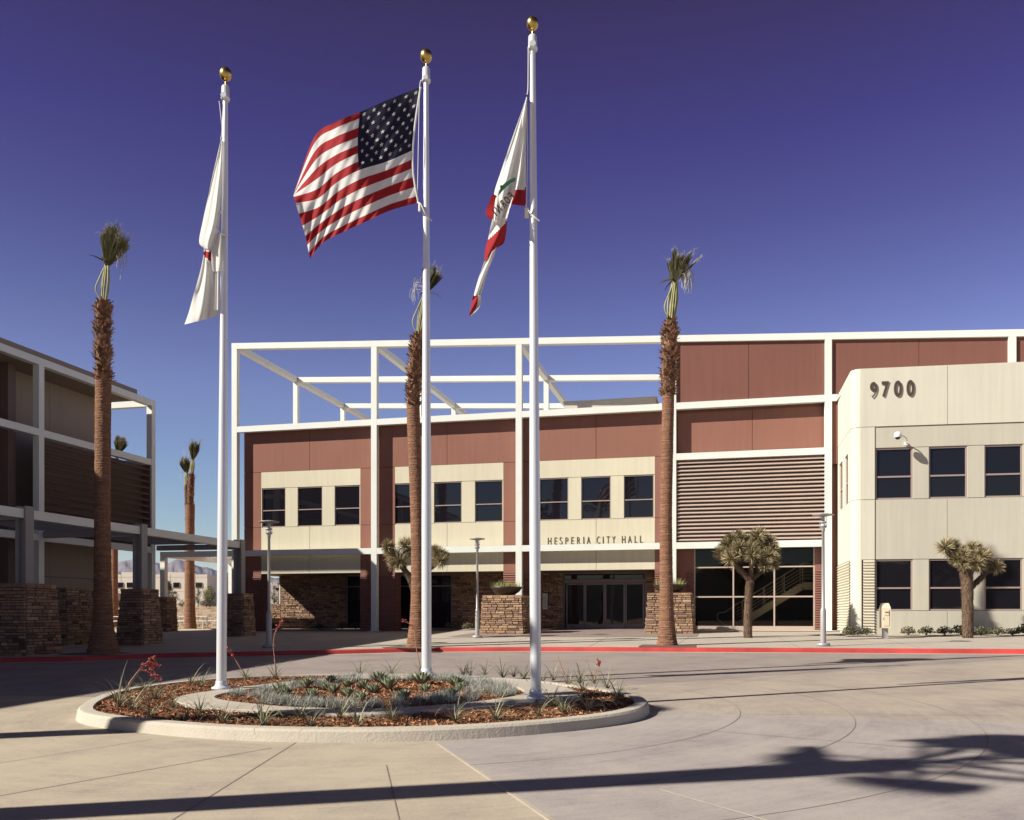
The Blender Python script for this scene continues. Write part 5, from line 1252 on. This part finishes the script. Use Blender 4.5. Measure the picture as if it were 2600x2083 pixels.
# ------------------------------------------------------------ far buildings, trees, mountains
def farbox(x0p,x1p,ytop,t,dep,label,wins,winy,rz=0,par=None):
    a=P(x0p,1540,t); b=P(x1p,1540,t); u=(b-a); u.z=0; W=u.length; u.normalize(); n=Vector((-u.y,u.x,0)); n=n if n.y>0 else -n
    zt=P(x0p,ytop,t).z; zb=gz(a.x if a.x>-60 else -60,a.y,-.3)
    e=empty('far_building',(a+b)/2*1.0+Vector((0,0,0)),label,'building','white office buildings beyond the desert lot'); e.location.z=zb
    T=lambda q:Vector((a.x,a.y,0))+u*q.x+n*q.y+Vector((0,0,q.z))
    m=MB(T); m.box(0,W,0,dep,zb,zt); s=W/(x1p-x0p)
    for i,(p0,p1) in enumerate(((.12,.3),(.42,.6),(.7,.86))): m.box(W*p0,W*p1,.0,3,zt,zt+.5)
    m.build('wall',BWALL,e)
    z1,z0=P(x0p,winy[0],t).z,P(x0p,winy[1],t).z
    for p in wins:
        m=MB(T); xx=(p-x0p)*s; m.box(xx,xx+16*s,-.12,-.01,z0,z1); f=m.build('window',WFRAME,e); m=MB(T)
        for q in range(3): m.box(xx+(.4+q*5.2)*s,xx+(5.2+q*5.2)*s,-.18,-.121,z0+.1,z1-.1)
        m.build('pane',GLASS,f)
    if len(wins)>5:
        m=MB(T)
        for q in (x0p+38,x0p+150): m.box((q-x0p)*s,(q-x0p+26)*s,-.5,-.02,zb,zb+3.4)
        m.build('doorway',LOUVD,e)
    m=MB(T); zz=z1+1.2; m.box(0,W,-.03,-.005,zz,zz+.06); zz=z0-.9; m.box(0,W,-.03,-.005,zz,zz+.06)
    for q in range(6): m.box(W*(q+.5)/6,W*(q+.5)/6+.08,-.03,-.004,zb,zt)
    m.build('panel_joints',LOUV,e)
farbox(150,526,1459,210,60,'long white two storey office building seen between the pergola posts',[160,200,240,262,297,322,346,440-25,440,497,170],(1479,1493))
farbox(684,706,1484,230,30,'small white building glimpsed under the city hall corner',[700],(1492,1500))
def bushtree(px,ybase,ytop,wpx,t,matl,label,shape,nleaf=1400):
    c=P(px,ybase,t); c.z=gz(max(c.x,-60),c.y,-.1) if True else c.z; k=t/2250; H=P(px,ytop,t).z-c.z; w=wpx*k/2
    e=empty('background_tree',c,label,'tree','small trees in front of the far building')
    m=MB(); m.tube([c,c+Vector((0,0,H*.5))],[.12*w,.05*w],6); 
    for i in range(8): A=i*.8; m.tube([c+Vector((0,0,H*.15)),c+Vector((math.cos(A)*w*.7,math.sin(A)*w*.7,H*R.uniform(.4,.8)))],.03*w,4)
    m.build('trunk',BARK,e)
    m=MB(); cl=[]
    for i in range(26):
        f=R.random()**.8; A=R.uniform(0,6.28)
        env=(1-f)**.8 if shape=='cone' else math.sin(PI*min(1,.25+f*.75))
        r=w*env*R.uniform(.3,1); cl.append(c+Vector((r*math.cos(A),r*math.sin(A),H*(.1+.85*f))))
    for i in range(nleaf):
        q=cl[R.randrange(26)]+Vector((R.gauss(0,1),R.gauss(0,1),R.gauss(0,.8)))*w*.17; 
        n=Vector((R.gauss(0,1),R.gauss(0,1),R.gauss(0,1))).normalized(); u=n.orthogonal().normalized()*w*.05; v=n.cross(u)*.7; m.add([q-u,q+v,q+u,q-v],[(0,1,2,3)],0,R.random())
    m.build('crown',matl,e)
bushtree(428,1535,1474,38,195,PINE,'dark pointed pine in front of the far building, right of the rear pergola post','cone',2200)
bushtree(444,1535,1500,26,190,PINE,'low dark pine sprawling right of the pointed pine','round')
bushtree(503,1536,1493,26,190,PINE,'dark pine against the far building, right of the background palm trunk','cone')
bushtree(532,1536,1488,46,185,PALO,'pale green wispy palo verde at the corner of the far building','round',2600)
bushtree(312,1537,1497,22,190,BARE,'bare brown small tree by the far building doorway','round',600)
bushtree(524,1540,1520,40,180,SHRUB,'dark low bush in front of the palo verde','round')
bushtree(462,1540,1524,22,180,SHRUB,'clipped dark bush between the pine and the palm trunk','round')
bushtree(300,1540,1525,26,180,SHRUB,'low dark bush below the bare tree','round')
bushtree(697,1542,1487,26,175,PINE,'dark pine seen through the opening under the city hall corner','cone',1800)
bushtree(693,1558,1535,34,90,PALO,'dry olive bush seen through the opening beside the stone wall','round')
# dry brush
m=MB()
for _ in range(900):
    y=R.uniform(46,150); x=-y*R.uniform(.5,.80); s=R.uniform(.15,.5)*(1 if y>60 else .5)
    if 88<y<101: continue
    for q in range(9): blade(m,(x+R.gauss(0,s*.6),y+R.gauss(0,s*.6),gz(x,y,-.03) if x>-60 else SX*-60+SY*y-.03),R.uniform(0,6.28),s,.02,R.uniform(.5,1.5),.8,2,0,R.random())
m.build('dry_brush',PALO,label='dry straw brush scattered across the desert lot',cat='brush',kind='stuff')
# mountains
rp=[(-400,1440),(-100,1425),(120,1436),(250,1440),(298,1430),(339,1417),(364,1425),(398,1429),(420,1434),(452,1421),(471,1424),(497,1436),(515,1441),(529,1443),(550,1449),(590,1456),(620,1459),(670,1464),(712,1468),(900,1480),(1400,1488),(2200,1470),(2900,1480)]
def ridge(px):
    for a,b in zip(rp[:-1],rp[1:]):
        if a[0]<=px<=b[0]: t=(px-a[0])/(b[0]-a[0]); return a[1]+(b[1]-a[1])*t
m=MB(); n=900; rows=16; D=7000
vs=[]
for i in range(n+1):
    px=-400+3300*i/n; ry=ridge(min(px,2899))
    ry+=4*noise.noise(Vector((px*.035,0,0)))+2*noise.noise(Vector((px*.11,5,0)))
    for j in range(rows+1):
        f=j/rows; t=4300+ (D-4300)*f
        top=P(px,ry,D).z-140; z=150*0+ (125+ (top+15)*(f**1.5)*(1+.55*(1-f)*noise.noise(Vector((px*.05+f*3,f*4,2)))*1.6+.3*(1-f)*noise.noise(Vector((px*.16+f*2,f*9,7)))))
        p=P(px,1561,t); vs.append((p.x,p.y,z if j else 40))
m.add(vs,[(i*(rows+1)+j,(i+1)*(rows+1)+j,(i+1)*(rows+1)+j+1,i*(rows+1)+j+1) for i in range(n) for j in range(rows)],0,.5,True)
m.build('mountains',MOUNT,label='distant hazy blue mountain range beyond the far building',kind='structure')
# scrub hills behind the camera (mirrored in the windows)
m=MB(); vs=[]; n=160
for i in range(n+1):
    a=PI+PI*(i/n)*1.0; 
    for j in range(5):
        r=260+60*j; h=(-8,14,24,30,10)[j]*(1+.45*noise.noise(Vector((i*.13,j*.5,1)))+.25*noise.noise(Vector((i*.6,j,4)))); vs.append((r*math.cos(a),r*math.sin(a),h-4))
m.add(vs,[(i*5+j,i*5+j+1,(i+1)*5+j+1,(i+1)*5+j) for i in range(n) for j in range(4)],0,.5,True)
m.build('hills',HILL,label='dark scrub hills behind the camera, mirrored in the windows',kind='structure')
# air
hz_=mat('x',(1,1,1,1)); bpy.data.materials.remove(hz_)
hm_=bpy.data.materials.new('haze air'); hm_.use_nodes=True; nt=hm_.node_tree; nt.nodes.clear(); o=N(nt,'ShaderNodeOutputMaterial'); pv=N(nt,'ShaderNodeVolumePrincipled'); pv.inputs['Density'].default_value=HAZE; pv.inputs['Color'].default_value=(.42,.52,1,1); lk(nt,pv.outputs[0],o.inputs['Volume'])
if HAZE>0:
    m=MB(); m.box(-6000,6500,-900,9400,-25,620); ho=m.build('haze',hm_,label='thin blue desert air between the plaza and the mountains',kind='stuff')
# ------------------------------------------------------------ light, sky, camera
TH=math.radians(34.5); EL=math.atan(.845*math.cos(TH))
sd=Vector((-math.cos(TH)*math.cos(EL),-math.sin(TH)*math.cos(EL),math.sin(EL)))
L=bpy.data.lights.new('sun','SUN'); L.energy=SUNE; L.angle=math.radians(.53); L.color=(1,.945,.84)
so=bpy.data.objects.new('sun',L); C.objects.link(so); so.rotation_euler=(-sd).to_track_quat('-Z','Y').to_euler()
w=bpy.data.worlds.new('World'); sc.world=w; w.use_nodes=True; nt=w.node_tree; bg=nt.nodes['Background']
sky=nt.nodes.new('ShaderNodeTexSky'); sky.sky_type='NISHITA'; sky.sun_disc=False; sky.sun_elevation=EL; sky.sun_rotation=math.atan2(sd.x,sd.y); sky.altitude=SKYALT; sky.air_density=SKYAIR; sky.dust_density=.1; sky.ozone_density=3.
gm=nt.nodes.new('ShaderNodeGamma'); gm.inputs[1].default_value=SKYG
mx=nt.nodes.new('ShaderNodeMix'); mx.data_type='RGBA'; mx.blend_type='MULTIPLY'; mx.inputs[0].default_value=1; 
tcw=nt.nodes.new('ShaderNodeTexCoord'); spw=nt.nodes.new('ShaderNodeSeparateXYZ'); lk(nt,tcw.outputs['Generated'],spw.inputs[0])
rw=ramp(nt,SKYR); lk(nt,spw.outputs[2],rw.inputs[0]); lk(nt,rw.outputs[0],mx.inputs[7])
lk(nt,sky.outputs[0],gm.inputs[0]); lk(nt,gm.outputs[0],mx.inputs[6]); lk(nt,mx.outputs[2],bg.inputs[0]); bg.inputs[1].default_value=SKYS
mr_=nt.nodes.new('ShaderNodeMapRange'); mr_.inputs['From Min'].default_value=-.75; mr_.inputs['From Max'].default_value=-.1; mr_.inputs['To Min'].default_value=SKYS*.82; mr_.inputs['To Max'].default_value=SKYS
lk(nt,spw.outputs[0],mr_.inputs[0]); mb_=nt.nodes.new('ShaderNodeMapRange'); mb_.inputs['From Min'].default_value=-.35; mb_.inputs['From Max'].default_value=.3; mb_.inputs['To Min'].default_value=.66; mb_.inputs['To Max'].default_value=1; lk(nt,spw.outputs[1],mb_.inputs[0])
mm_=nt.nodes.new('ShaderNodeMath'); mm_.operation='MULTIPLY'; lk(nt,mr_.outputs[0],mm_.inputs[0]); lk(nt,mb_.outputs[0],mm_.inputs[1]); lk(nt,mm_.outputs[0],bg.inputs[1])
cam=bpy.data.cameras.new('camera'); co=bpy.data.objects.new('camera',cam); C.objects.link(co); co.location=EYE; co.rotation_euler=(PI/2,0,AZ)
cam.sensor_width=36; cam.sensor_fit='HORIZONTAL'; cam.lens=36*2250/2600; cam.shift_y=(1561-1041.5)/2600; cam.clip_end=20000; cam.clip_start=.1
sc.camera=co
sc.view_settings.view_transform='Standard'; sc.view_settings.look='None'; sc.view_settings.exposure=EXPO; sc.view_settings.gamma=1
sc.cycles.max_bounces=6; sc.cycles.diffuse_bounces=2; sc.cycles.transparent_max_bounces=8
for o_ in bpy.data.objects:
    if 'label' in o_ and not 4<=len(o_['label'].split())<=16: print('LABELLEN',len(o_['label'].split()),o_['label'])
